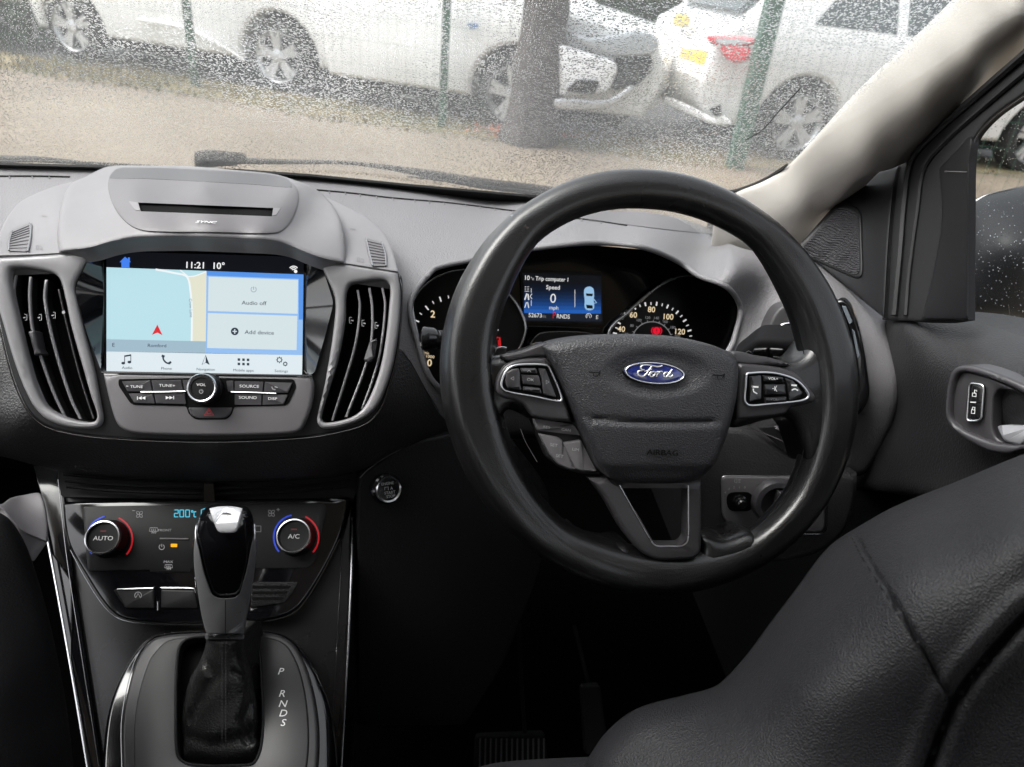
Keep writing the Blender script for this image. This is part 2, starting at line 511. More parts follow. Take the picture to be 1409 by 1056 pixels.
def poly_sheet(name, pts, z, m, kind='structure', n=1):
    me = meshof([(x, y, z) for x, y in pts], [list(range(len(pts)))])
    if me.polygons[0].normal.z < 0: me.flip_normals()
    o = link(name, me, m, None, 0); o['kind'] = kind; return o
poly_sheet('ground', [(-120, -60), (120, -60), (120, 160), (-120, 160)], 0, M_gravel)
gl = [G(-500, 0)] if False else None
wl_pts = [G(-250, 70), G(0, 95), G(262, 130), G(430, 160), G(600, 182), G(820, 207), G(1000, 232), G(1400, 240)]
P2 = [(p.x, p.y) for p in wl_pts]
P2[0] = (P2[0][0]-12, P2[0][1]+6); P2[-1] = (P2[-1][0]+14, P2[-1][1]+3)
wl_b = [(x+.25, y+.75) for x, y in P2]
poly_sheet('grass_verge', P2+wl_b[::-1], .004, M_verge)
poly_sheet('parking_surface', wl_b+[(70, 60), (-70, 60)], .006, M_asph)
# ragged tufts along the verge
V = []; Fc = []
for i in range(5200):
    k = random.random()*(len(P2)-1); j = int(k); t = k-j
    x = P2[j][0]*(1-t)+P2[j+1][0]*t; y = P2[j][1]*(1-t)+P2[j+1][1]*t
    x += random.gauss(.1, .15); y += random.uniform(-.18, .85)
    if x < -11 or x > 9: continue
    hgt = random.uniform(.02, .075)*(1.6 if x < -2.5 else .8); a = random.random()*6.28; w = random.uniform(.006, .014)
    dx, dy = math.cos(a)*w, math.sin(a)*w; lx, ly = random.gauss(0, .04), random.gauss(0, .04)
    b = len(V); V += [(x-dx, y-dy, 0), (x+dx, y+dy, 0), (x+lx, y+ly, hgt)]; Fc.append([b, b+1, b+2])
M_grass = mat('grass_blades', (.12, .115, .045), .8, dirt=((.22, .17, .09), 2.5, .4, .6))
g = link('grass_tufts', meshof(V, Fc), M_grass, None, 0); g['kind'] = 'stuff'

def prism(name, poly, y0, y1, X, mt, parent, warp=None, bev=0, bis=()):
    bm = bmesh.new()
    n = len(poly)
    a = [bm.verts.new((x, y0, z)) for x, z in poly]; b = [bm.verts.new((x, y1, z)) for x, z in poly]
    bm.faces.new(a); bm.faces.new(b[::-1])
    for i in range(n):
        j = (i+1) % n; bm.faces.new((a[j], a[i], b[i], b[j]))
    bmesh.ops.recalc_face_normals(bm, faces=bm.faces)
    if bev:
        ed = [e for e in bm.edges if abs(e.verts[0].co.y-e.verts[1].co.y) < 1e-6]
        bmesh.ops.bevel(bm, geom=ed, offset=bev, segments=3, profile=.6, affect='EDGES', clamp_overlap=True)
    for ax, vals in bis:
        for v in vals:
            co = Vector((0, 0, 0)); co[ax] = v; no = Vector((0, 0, 0)); no[ax] = 1
            bmesh.ops.bisect_plane(bm, geom=bm.verts[:]+bm.edges[:]+bm.faces[:], plane_co=co, plane_no=no)
    bmesh.ops.triangulate(bm, faces=[f for f in bm.faces if len(f.verts) > 4])
    if warp:
        for v in bm.verts: v.co = warp(v.co)
    bm.transform(X)
    bmesh.ops.recalc_face_normals(bm, faces=bm.faces)
    me = bpy.data.meshes.new('m'); bm.to_mesh(me); bm.free()
    return link(name, me, mt, parent, 30)

def wheel_part(parent, X, x, y, r, side=-1, spokes=5):
    c = X @ Vector((x, y, r)); n = (X.to_3x3() @ Vector((0, side, 0))).normalized()
    w = link('wheel', meshof([], []), M_tyre, parent, 0)
    bpy.data.objects.remove(w)
    w = lathe('wheel', c, n, [(.6*r, -.16), (r*.97, -.17), (r, -.12), (r, 0), (r*.96, .03), (r*.72, .035), (r*.66, .0), (r*.62, -.05), (.01, -.06)], M_tyre, parent, 36)
    xd = (X.to_3x3() @ Vector((1, 0, 0))).normalized(); zd = Vector((0, 0, 1))
    V = []; Fc = []
    def blk(p0, p1, w0, w1, h0, h1):
        d = (p1-p0).normalized(); s = n.cross(d); b = len(V)
        for p, ww, hh in ((p0, w0, h0), (p1, w1, h1)):
            for a, q in ((-1, hh), (1, hh), (1, hh-.04), (-1, hh-.04)):
                V.append(p+s*ww*a+n*q)
        for i in range(4):
            j = (i+1) % 4; Fc.append([b+i, b+j, b+4+j, b+4+i])
        Fc.append([b, b+3, b+2, b+1]); Fc.append([b+4, b+5, b+6, b+7])
    for i in range(spokes):
        for da in (-.16, .16):
            a = 2*math.pi*i/spokes+.4
            d0 = xd*math.cos(a)+zd*math.sin(a); d1 = xd*math.cos(a+da)+zd*math.sin(a+da)
            blk(c+d0*r*.1, c+d1*r*.68, .03, .022, .015, .025)
    o = link('rim', meshof(V, Fc), M_alloy, w, 30)
    lathe('rim_ring', c, n, [(r*.63, -.02), (r*.70, .028), (r*.72, .036), (r*.74, .03)], M_alloy, w, 36)
    lathe('hub_cap', c, n, [(.07, .0), (.065, .03), (.03, .038)], M_alloy, w, 20)
    return w
def arch(x, r, z0=.27, n=12):
    a0 = math.asin(max(-.9, min(.9, (z0-.33)/r)))
    return [(x-r*math.cos(a0+(math.pi-2*a0)*i/n), .33+r*math.sin(a0+(math.pi-2*a0)*i/n)) for i in range(n+1)]
def vehicle(name, label, rear, front, L, over, wheels, prof, W=1.8, ar=.41, rad=.33, nose=.16, tail=.10, glass=(), arches=None, paint=M_paint, belt=1.0, x0=.06):
    """rear/front: world ground points of rear and front wheel contact on the near side; prof: outline above the sills"""
    fx = (front-rear).normalized(); fy = Vector((-fx.y, fx.x, 0))  # +y away from the viewer
    O = rear-fx*over
    X = Matrix(((fx.x, fy.x, 0, O.x), (fx.y, fy.y, 0, O.y), (0, 0, 1, 0), (0, 0, 0, 1)))
    t = thing(name, label, 'car', (X @ Vector((L/2, W/2, 0))), 'cars parked behind the wire fence')
    ac = arches if arches is not None else wheels
    low = [(x0, .27)]
    for wx in ac: low += arch(wx, ar)
    low += [(L-.10, .27)]
    poly = low+prof
    def warp(v):
        x, y, z = v; c = W/2; u = y-c
        k = 1-.30*max(0, z-belt)/.65-.05*max(0, .55-z)/.3
        k *= 1-.0-.02*max(0, z-.75)
        if x > L-.9: k *= 1-nose*((x-(L-.9))/.9)**2
        if x < .7: k *= 1-tail*((.7-x)/.7)**2
        return Vector((x, c+u*k, z))
    bis = ((0, [i*.22 for i in range(1, int(L/.22))]), (2, [.5, .7, .85, 1.0, 1.2, 1.4, 1.55]), (1, [W*.2, W*.5, W*.8]))
    prism('body', poly, 0, W, X, paint, t, warp, .07, bis)
    prism('underbody', [(x0+.25, .16), (L-.3, .16), (L-.3, .7), (x0+.25, .7)], .22, W-.3, X, M_void, t)
    for k in ('side_window', 'rear_window', 'windscreen'):
        for gk, pl, e in glass:
            if gk == k: prism(k, pl, -e if k == 'side_window' else .16, W+e if k == 'side_window' else W-.16, X, M_tint, t, warp, .01, bis[:1]+bis[1:2])
    for wx in wheels:
        i_ = .05 if wx in ac else .42
        wheel_part(t, X, wx, i_, rad)
        wheel_part(t, X, wx, W-i_, rad, 1)
    return t, X, warp

# car A: long pale car at the far left
rA, fA = G(105, 84), G(383, 128)
tA, XA, wA = vehicle('parked_car', 'long white estate car farthest left behind the wire fence, beside the grassy bank', rA, fA, 3.86, .62, [.62, .62+(fA-rA).length],
    [(3.84, .5), (3.82, .86), (3.62, 1.02), (2.9, 1.12), (2.35, 1.6), (1.8, 1.68), (.5, 1.66), (.1, 1.1), (.0, .8), (.02, .45)],
    glass=[('side_window', [(.45, 1.1), (2.75, 1.12), (2.3, 1.52), (.6, 1.55)], .004)])
lv = (fA-rA).normalized()
sideA = Pl((105, 84, 1), n=Vector((lv.y, -lv.x, 0)));
sideA.c = sideA.n.dot(rA)+.012
line('door_crease', [(190, 27), (250, 38), (300, 60), (337, 84)], sideA, M_paint, tA, 4, .004)
# car C: hatchback with the badge, its nose to the right
fC = G(700, 185); rC = fC-lv*2.52
tC, XC, wC = vehicle('parked_car', 'white crossover behind the bare tree trunk, its nose and headlight pointing right', rC+lv*.18, fC, 4.12, .55, [1.75, 2.89], 
    [(4.11, .45), (4.13, .72), (4.0, .92), (3.2, 1.06), (2.55, 1.56), (1.9, 1.66), (1.35, 1.62), (1.05, 1.08), (1.0, .8), (1.02, .45)], arches=[2.89], nose=.30, x0=1.04,
    glass=[('side_window', [(1.3, 1.1), (2.9, 1.1), (2.45, 1.48), (1.5, 1.52)], .004)])
sideC = Pl((700, 185, 1), n=Vector((lv.y, -lv.x, 0))); sideC.c = sideC.n.dot(fC)+.03
noseC = Pl((830, 100, 1), n=Vector((lv.y, -lv.x, 0))*.86+lv*.5); noseC.c = noseC.n.dot(fC+lv*.85)+.06
shell('headlight', spl([(788, 50), (830, 53), (880, 44), (906, 54), (903, 72), (868, 78), (820, 70)], 5), noseC, M_lamp, tC, .08, (5, .02))
shell('bumper', rpoly([(766, 60), (848, 84), (852, 98), (838, 128), (770, 134)], 8), noseC, M_paint, tC, .12, (7, .03), h=.01)
shell('grille', rpoly([(852, 80), (898, 76), (900, 96), (878, 118), (844, 126)], 6), noseC, M_void, tC, .1, (4, .01), h=.0)
shell('fog_lamp_recess', rpoly([(778, 126), (796, 110), (826, 112), (818, 130)], 5), noseC, M_void, tC, .02, h=.05)
shell('lower_lip', spl([(766, 137), (830, 139), (850, 132), (870, 118), (874, 124), (852, 142), (828, 150), (766, 150)], 5), noseC, M_alloy, tC, .03, (3, .01), h=.07)
shell('badge', ell(650, 36, 8, 4), sideC, mat('badge_blue', (.12, .22, .42), .3), tC, .01, h=.02)
# car D: near right, tail to the left
rD, fD = G(1085, 222), G(1409, 238)
tD, XD, wD = vehicle('parked_car', 'white hatchback with red tail lamp and yellow number plate beside the pillar', rD, fD, 4.25, .86, [.86, .86+(fD-rD).length],
    [(4.25, .42), (4.23, .75), (4.05, .95), (3.25, 1.08), (2.55, 1.52), (1.9, 1.62), (.75, 1.60), (.22, 1.13), (.02, 1.02), (-.06, .72), (-.1, .62), (-.06, .42)], ar=.40, rad=.33,
    glass=[('side_window', [(.78, 1.12), (1.6, 1.1), (1.6, 1.5), (1.15, 1.51)], .004), ('side_window', [(1.7, 1.1), (3.05, 1.1), (2.5, 1.46), (1.7, 1.5)], .004),
           ('rear_window', [(.205, 1.16), (.70, 1.56), (.66, 1.575), (.165, 1.175)], 0)], tail=.12)
ld = (fD-rD).normalized()
back = Pl((960, 90, 1), n=-ld); back.c = back.n.dot(rD-ld*.86)+.03
crn = Pl((1010, 80, 1), n=-ld*.75+Vector((ld.y, -ld.x, 0))*.66); crn.c = crn.n.dot(rD-ld*.80)+.05
shell('number_plate', rpoly([(936, 66), (970, 70), (969, 91), (934, 88)], 2), back, M_plate, tD, .02, (1.2, .004), h=.03)
shell('tail_lamp', spl([(972, 50), (1002, 50), (1034, 54), (1034, 62), (1000, 63), (978, 62)], 5), crn, M_tail, tD, .09, (4, .015), h=.02)
shell('tail_lamp', spl([(990, 62), (1020, 62), (1032, 72), (1026, 84), (1008, 87), (996, 78)], 5), crn, M_tail, tD, .09, (4, .015), h=.03)
shell('tail_lamp_clear', spl([(984, 54), (1012, 54), (1030, 58), (1012, 60), (990, 60)], 5), crn, M_lamp, tD, .02, h=.04)
shell('bumper_lip', spl([(915, 134), (950, 148), (985, 165), (994, 160), (1004, 171), (980, 171), (940, 155), (915, 141)], 4), crn, M_paint, tD, .03, (3, .01), h=-.03)
shell('bumper_recess', rpoly([(975, 150), (992, 144), (993, 160), (982, 160)], 3), crn, M_void, tD, .01, h=.03)
shell('fuel_flap', ell(937, 28, 11, 10), back, mat('orange_reflector', (.5, .38, .10), .4), tD, .01, h=.06)

# fence: green posts and fine wire
fp = [G(270, 120), G(608, 176), G(1010, 232)]
dA = (fp[1]-fp[0]); fps = [fp[0]-dA*1.0, fp[0], fp[1], fp[2], fp[2]+(fp[2]-fp[1])*.95]
tf = thing('wire_fence', 'green wire mesh fence with square posts running in front of the parked cars', 'fence', fp[1])
def box_between(name, a, b, w, mt, parent, up=Vector((0, 0, 1))):
    d = (b-a).normalized(); s = d.cross(Vector((0, 1, 0)) if abs(d.z) > .9 else up).normalized(); u = s.cross(d)
    V = [p+s*w*i+u*w*j for p in (a, b) for i, j in ((-1, -1), (1, -1), (1, 1), (-1, 1))]
    return link(name, meshof(V, [[0, 1, 2, 3][::-1], [4, 5, 6, 7], [0, 1, 5, 4], [1, 2, 6, 5], [2, 3, 7, 6], [3, 0, 4, 7]]), mt, parent, 30)
for i, p in enumerate(fps):
    box_between('post', p, p+Vector((0, 0, 2.2)), .036 if i < 3 else .06, M_green, tf)
V = []; Fc = []
def wire(a, b, w=.0014):
    d = (b-a).normalized(); s = d.cross(Vector((.3, 1, .2))).normalized()*w; u = s.cross(d).normalized()*w
    k = len(V)
    for p in (a, b): V.extend([p+s, p-s*.5+u, p-s*.5-u])
    for i in range(3): Fc.append([k+i, k+(i+1) % 3, k+3+(i+1) % 3, k+3+i])
for a, b in zip(fps[:-1], fps[1:]):
    n = int((b-a).length/.09)
    for i in range(1, n): wire(a.lerp(b, i/n), a.lerp(b, i/n)+Vector((0, 0, 2.1)))
    for j in range(11): wire(a+Vector((0, 0, .03+.2*j)), b+Vector((0, 0, .03+.2*j)))
mw = link('wire_mesh', meshof(V, Fc), M_green, tf, 0); mw['kind'] = 'stuff'
# trunk
tb = G(727, 196)
tt = thing('tree', 'dark bare tree trunk standing in front of the white crossover', 'tree', tb)
P = []; rr = []
for i in range(22):
    z = i*.13; P.append(tb+Vector((.03*math.sin(z*2.2)+.012*z, .02*math.cos(z*3), z)))
    rr.append((.205+.06*math.exp(-z*6)+.035*math.exp(-((z-.55)/.28)**2)-.025*z)*(1+.05*math.sin(i*1.7)))
tk = tube('trunk', P, rr, M_bark, tt, seg=22)
for v in tk.data.vertices:
    v.co += Vector((random.gauss(0, .008), random.gauss(0, .008), 0))
for a, b, r1 in [((.02, 0, 2.3), (-.9, .3, 3.3), .09), ((.03, 0, 2.4), (.8, .5, 3.5), .08), ((.0, 0, 2.6), (.1, -.3, 3.9), .1), ((.0, 0, 2.0), (-.6, -.4, 2.7), .05)]:
    a, b = tb+Vector(a), tb+Vector(b)
    tube('branch', [a, a.lerp(b, .5)+Vector((.04, .03, -.08)), b], [r1, r1*.7, r1*.3], M_bark, tt, seg=8)
# leaf litter
V = []; Fc = []
for cx, cy, n in ((690, 187, 60), (760, 190, 30), (985, 190, 14), (672, 180, 20)):
    c = G(cx, cy)
    for i in range(n):
        p = c+Vector((random.gauss(0, .12), random.gauss(0, .10), random.uniform(.01, .05))); a = random.random()*6.28; s = random.uniform(.02, .035)
        b = len(V)
        for j in range(4):
            V.append(p+Vector((math.cos(a+j*1.57)*s, math.sin(a+j*1.57)*s*.6, random.uniform(0, .02))))
        Fc.append([b, b+1, b+2, b+3])
lt = link('leaf_litter', meshof(V, Fc), mat('red_brown_leaves', (.50, .13, .07), .7, dirt=((.30, .13, .08), 6, .4, .6)), None, 0); lt['kind'] = 'stuff'
# hedge far behind
def foliage(name, label, cat, base, sx, sy, sz, n, mt, leaf=.12):
    t = thing(name, label, cat, base)
    V = []; Fc = []
    for i in range(n):
        while True:
            q = Vector((random.uniform(-1, 1), random.uniform(-1, 1), random.uniform(0, 1)))
            if (q.x**4+q.y**2) < 1 and q.z < .75+.25*math.sin(q.x*9)*math.cos(q.x*23+1): break
        p = Vector(base)+Vector((q.x*sx, q.y*sy, q.z*sz))
        a = Vector((random.gauss(0, 1), random.gauss(0, 1), random.gauss(0, 1))).normalized(); b_ = a.cross(Vector((random.gauss(0, 1), random.gauss(0, 1), random.gauss(0, 1)))).normalized()
        s = leaf*random.uniform(.6, 1.3); k = len(V)
        V += [p+a*s, p+b_*s*.5, p-a*s, p-b_*s*.5]; Fc.append([k, k+1, k+2, k+3])
    l = link('foliage', meshof(V, Fc), mt, t, 0); l['kind'] = 'stuff'
    for i in range(4):
        x = (-.75+.5*i)*sx
        tube('stem', [Vector(base)+Vector((x, 0, 0)), Vector(base)+Vector((x+.1, .1, sz*.5))], [.05, .02], M_bark, t, seg=6)
M_leafd = mat('hedge_leaves', (.035, .06, .035), .7, dirt=((.07, .10, .06), 1.5, .4, .6))
foliage('hedge', 'tall dark green hedge far behind the parked cars', 'hedge', (0, 17, 0), 14, 1.0, 3.0, 16000, M_leafd, .16)
foliage('bush', 'dark green bush at the far left, past the tail of the long white car', 'bush', tuple(G(12, 60)), .9, .5, 1.5, 1600, M_leafd, .07)

# ================================================================ the car's shell and glass
WS = Pl((704, 272, 1.02), n=Vector((0, -.56, -.83)))
WS_S, WS_C = .83, .56
def ws_world(x, z):
    # point of the windscreen plane with this x and z
    y = (WS.c-WS.n.x*x-WS.n.z*z)/WS.n.y
    return Vector((x, y, z))
def rain_glass(name, cover, scale, ior=1.09, tint=(.95, .97, .96), bump=.8, smear=.0):
    m = bpy.data.materials.new(name); m.use_nodes = True; nt = m.node_tree; N = nt.nodes; Lk = nt.links
    for n in list(N): N.remove(n)
    out = N.new('ShaderNodeOutputMaterial'); tc = N.new('ShaderNodeTexCoord')
    tr = N.new('ShaderNodeBsdfTransparent'); tr.inputs[0].default_value = (*tint, 1)
    gl_ = N.new('ShaderNodeBsdfGlossy'); gl_.inputs['Roughness'].default_value = .02
    fr = N.new('ShaderNodeFresnel'); fr.inputs[0].default_value = 1.35
    fm = N.new('ShaderNodeMath'); fm.operation = 'MULTIPLY'; fm.inputs[1].default_value = .35; Lk.new(fr.outputs[0], fm.inputs[0])
    ms = N.new('ShaderNodeMixShader'); Lk.new(fm.outputs[0], ms.inputs[0]); Lk.new(tr.outputs[0], ms.inputs[1]); Lk.new(gl_.outputs[0], ms.inputs[2])
    rf = N.new('ShaderNodeBsdfRefraction'); rf.inputs['IOR'].default_value = ior; rf.inputs['Roughness'].default_value = .2
    rf.inputs[0].default_value = (.97, .98, .98, 1)
    masks = []; hts = []
    for i, (s, th) in enumerate(((scale, cover), (scale*.53, cover*.6), (scale*.27, cover*.2))):
        v = N.new('ShaderNodeTexVoronoi'); v.inputs['Scale'].default_value = s; v.inputs['Randomness'].default_value = 1
        Lk.new(tc.outputs['Object'], v.inputs['Vector'])
        # each cell has its own drop radius
        sp = N.new('ShaderNodeSeparateColor'); Lk.new(v.outputs['Color'], sp.inputs[0])
        r = N.new('ShaderNodeMath'); r.operation = 'MULTIPLY'; r.inputs[1].default_value = th; Lk.new(sp.outputs[0], r.inputs[0])
        d = N.new('ShaderNodeMath'); d.operation = 'SUBTRACT'; Lk.new(r.outputs[0], d.inputs[0]); Lk.new(v.outputs['Distance'], d.inputs[1])
        mk = N.new('ShaderNodeMapRange'); mk.inputs['From Min'].default_value = 0; mk.inputs['From Max'].default_value = .06; Lk.new(d.outputs[0], mk.inputs['Value'])
        masks.append(mk.outputs[0])
        hh = N.new('ShaderNodeMath'); hh.operation = 'MAXIMUM'; hh.inputs[1].default_value = 0; Lk.new(d.outputs[0], hh.inputs[0])
        h2 = N.new('ShaderNodeMath'); h2.operation = 'POWER'; h2.inputs[1].default_value = .6; Lk.new(hh.outputs[0], h2.inputs[0])
        h3 = N.new('ShaderNodeMath'); h3.operation = 'DIVIDE'; h3.inputs[1].default_value = s; Lk.new(h2.outputs[0], h3.inputs[0])
        hts.append(h3.outputs[0])
    def comb(a, b, op):
        x = N.new('ShaderNodeMath'); x.operation = op; Lk.new(a, x.inputs[0]); Lk.new(b, x.inputs[1]); return x.outputs[0]
    mk = comb(comb(masks[0], masks[1], 'MAXIMUM'), masks[2], 'MAXIMUM'); ht = comb(comb(hts[0], hts[1], 'MAXIMUM'), hts[2], 'MAXIMUM')
    bp = N.new('ShaderNodeBump'); bp.inputs['Strength'].default_value = 1; bp.inputs['Distance'].default_value = bump; Lk.new(ht, bp.inputs['Height'])
    Lk.new(bp.outputs[0], rf.inputs['Normal'])
    g2 = N.new('ShaderNodeBsdfGlossy'); g2.inputs['Roughness'].default_value = .05; Lk.new(bp.outputs[0], g2.inputs['Normal'])
    mg = N.new('ShaderNodeMixShader'); mg.inputs[0].default_value = .06; Lk.new(rf.outputs[0], mg.inputs[1]); Lk.new(g2.outputs[0], mg.inputs[2])
    src = ms.outputs[0]
    if smear:   # film of water and condensation that scatters a little light
        tl = N.new('ShaderNodeBsdfTranslucent'); tl.inputs[0].default_value = (.9, .92, .92, 1)
        m2 = N.new('ShaderNodeMixShader'); m2.inputs[0].default_value = smear; Lk.new(src, m2.inputs[1]); Lk.new(tl.outputs[0], m2.inputs[2]); src = m2.outputs[0]
    mo = N.new('ShaderNodeMixShader'); Lk.new(mk, mo.inputs[0]); Lk.new(src, mo.inputs[1]); Lk.new(mg.outputs[0], mo.inputs[2])
    Lk.new(mo.outputs[0], out.inputs['Surface'])
    return m
M_wet = rain_glass('rain_on_windscreen', .74, 620, ior=1.05, smear=.06)
M_wet2 = rain_glass('rain_on_side_window', .34, 460, ior=1.06, bump=.6, smear=.01)
M_clear = rain_glass('side_glass', .0, 50)

tw = thing('windscreen', 'wide raked windscreen covered in fine raindrops above the dashboard', 'windscreen', ws_world(-.25, 1.1))
zb = .98
c4 = [ws_world(-1.12, zb), ws_world(.60, zb), ws_world(.52, 1.58), ws_world(-1.04, 1.58)]
link('pane', meshof(c4, [[0, 1, 2, 3]]), M_wet, tw, 0)
for sx_ in (-1.09,):
    tube('edge_seal', [ws_world(sx_, zb), ws_world(sx_+.07, 1.58)], .02, M_rubber, tw)
shell('black_border', spl([(985, 265, 1), (1010, 264), (1050, 249), (1084, 228, 1), (1062, 252), (1020, 272), (985, 279, 1)], 6), WS, M_matt, tw, .003, h=.004)
shell('black_border', [(-200, 226), (0, 227), (150, 231), (330, 236), (430, 243), (560, 256), (740, 272), (760, 300), (600, 300), (-200, 300)], WS, M_matt, tw, .003, h=.004)
# crack-like seal line seen low on the right
line('trim_line', [(1101, 122), (1075, 150), (1048, 180), (1026, 193)], WS, M_rubber, tw, 1.6, .003)
# wipers outside the glass
tp = thing('wiper', 'long black windscreen wiper lying along the wet glass behind the centre stack', 'wiper', WS.at(500, 235, -.03))
def wbar(name, pts, wid, par, h):
    pp = spl(pts, 6, False); k = (WS.at(500, 240)-WS.at(501, 240)).length
    ws_ = np.interp(np.linspace(0, 1, len(pp)), np.linspace(0, 1, len(wid)), wid)
    tube(name, [WS.at(x, y, h) for x, y in pp], [w*k/2 for w in ws_], M_rubber, par, seg=10)
wbar('arm', [(300, 221), (345, 222), (400, 223), (470, 224), (530, 230), (590, 240), (660, 252), (740, 262), (860, 278)], [8, 9, 7, 5.5, 7, 13, 17, 17, 15], tp, -.035)
wbar('blade', [(560, 243), (620, 250), (690, 260), (760, 268)], [2, 4, 6, 6], tp, -.018)
shell('arm_cap', rpoly([(267, 214), (285, 211), (338, 216), (340, 224), (322, 230), (268, 234)], 4), WS, M_rubber, tp, .003, (4, .002), h=-.03)
tq = thing('wiper', 'end of the second wiper at the lower left corner of the windscreen', 'wiper', WS.at(60, 222, -.03))
wbar('blade', [(-120, 216), (0, 219), (60, 220), (150, 228)], [12, 11, 9, 3], tq, -.03)
line('rubber_seal', [(-120, 224), (60, 222), (180, 227), (300, 234)], WS, M_rubber, tq, 3, -.012)

def slab(name, lo, hi, mt, parent=None, kind='structure'):
    (x0, y0, z0), (x1, y1, z1) = lo, hi
    V = [(x, y, z) for x in (x0, x1) for y in (y0, y1) for z in (z0, z1)]
    o = link(name, meshof(V, [[0, 1, 3, 2], [4, 6, 7, 5], [0, 4, 5, 1], [2, 3, 7, 6], [0, 2, 6, 4], [1, 5, 7, 3]]), mt, parent, 30)
    if parent is None: o['kind'] = kind
    return o
slab('cabin_floor', (-1.10, -2.3, .30), (.62, 1.35, .33), M_carpet)
hy = ws_world(0, 1.575).y
slab('ceiling', (-1.10, -1.35, 1.575), (.60, hy+.03, 1.60), M_lining)
slab('ceiling', (-1.10, -2.3, 1.575), (.60, -1.35, 1.60), M_lower)  # unseen rear lining, blackened to keep reflections off the wheel rim
slab('bulkhead_wall', (-1.12, 1.32, .33), (.64, 1.35, .86), M_void)
sl = slab('side_wall', (-1.12, -2.3, .33), (-1.08, 1.32, 1.06), M_lower)
slab('side_wall_pillar', (-1.12, -.42, 1.06), (-1.08, -.28, 1.575), M_cream)
slab('side_wall_pillar', (-1.12, -2.3, 1.06), (-1.08, -1.5, 1.575), M_cream)
slab('rear_wall_blocker', (-1.12, -2.34, .33), (.62, -2.3, 1.34), M_lower)  # unseen dark back of the cabin, raised to block reflections in the rim
slab('right_wall', (.53, -2.3, .33), (.57, 1.32, .98), M_lower)
slab('right_wall_pillar', (.50, -.55, 1.03), (.54, -.38, 1.575), M_cream)
slab('right_wall_pillar', (.50, -2.3, 1.03), (.54, -1.5, 1.575), M_cream)
# ================================================================ dashboard body
def dz(S, x, y): return (S.at(x, y)-EYE).dot(CF)
top_edge = [(-150, 226), (0, 229), (150, 233), (300, 238), (420, 245), (560, 260), (730, 276), (850, 292), (950, 312), (992, 331)]
DASH = Sf([(x, y, dz(WS, x, y)-.006) for x, y in top_edge] + [
    (-60, 300, .85), (0, 300, .86), (290, 300, .87), (560, 300, .89), (700, 318, .89), (850, 314, .90), (1000, 345, .885), (1100, 368, .855),
    (-60, 420, .72), (290, 420, .80), (560, 400, .765), (645, 350, .815), (727, 334, .81), (800, 326, .81), (880, 330, .815), (938, 360, .835), (975, 368, .842), (1025, 425, .822), (1024, 470, .802), (1040, 400, .828), (1100, 420, .815), (1150, 400, .82), (1210, 435, .81),
    (566, 480, .745), (560, 540, .74), (800, 480, .84), (1040, 500, .785), (1140, 500, .775), (1235, 520, .77),
    (290, 612, .705), (290, 632, .715), (290, 655, .76), (0, 540, .70), (20, 590, .70), (0, 640, .76), (-60, 560, .70), (100, 650, .76), (470, 610, .715), (510, 640, .77), (560, 600, .76), (620, 590, .80), (1100, 600, .80), (1180, 640, .82), (1000, 600, .84)])
hole = spl([(588, 380), (600, 369), (645, 359), (727, 343), (799, 335), (838, 335), (878, 339), (910, 349), (938, 363), (962, 380), (995, 392), (1012, 408), (1019, 428), (1013, 456), (1004, 482), (960, 530), (820, 556), (700, 552), (625, 545), (600, 530), (586, 508), (573, 466), (565, 436), (565, 415), (573, 398)], 5)
vent_hole = rpoly([(1056, 440), (1078, 420), (1140, 424), (1156, 470), (1160, 520), (1110, 530), (1066, 520)], 8)
dash_out = spl([(-150, 226), (0, 229), (150, 233), (300, 238), (420, 245), (560, 260), (730, 276), (850, 292), (950, 312), (992, 331), (1040, 346), (1092, 343), (1112, 354), (1160, 392), (1199, 423), (1218, 438), (1229, 475), (1238, 518), (1235, 558), (1215, 612), (1180, 656), (1100, 625), (1000, 598), (700, 600), (610, 600), (560, 618), (520, 640), (440, 655), (285, 662), (100, 652), (0, 628), (-150, 600)], 8)
td = thing('dashboard', 'grey grained dashboard spanning the car below the windscreen', 'dashboard', U(600, 620, .85))
stack_gap = scl([(10, 354), (82, 350), (160, 335), (280, 330), (400, 336), (470, 366), (540, 380), (545, 401), (542, 445), (536, 495), (526, 530), (515, 555), (498, 572), (470, 584), (420, 593), (290, 599), (150, 594), (86, 584), (62, 572), (43, 552), (25, 510), (10, 450)], .99)
SHADE_EDGE = spl([(-140, 430), (-60, 440), (0, 452), (30, 500), (200, 540), (400, 540), (520, 510), (548, 480), (566, 500), (585, 535), (610, 575), (650, 596)], 6, False)  # upper edge of the shade painted on the lower dash
dbody = shell('body', dash_out, DASH, M_dash, td, .05, (10, .010), [hole, stack_gap, vent_hole], cuts=[SHADE_EDGE], step=11, sharp=50, hround=False)
dbody.data.materials.append(M_dash_shade)
_L = wloc(td)
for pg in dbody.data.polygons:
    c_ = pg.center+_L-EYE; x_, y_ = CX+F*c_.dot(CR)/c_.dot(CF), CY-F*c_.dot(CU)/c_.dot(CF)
    if x_ < 650 and y_ > np.interp(x_, [q[0] for q in SHADE_EDGE], [q[1] for q in SHADE_EDGE]): pg.material_index = 1
line('shade_edge_line', [(553, 484), (566, 500), (585, 535), (604, 566)], DASH, M_matt, td, 1.0, .0003)  # added line along the painted shade edge, no real joint
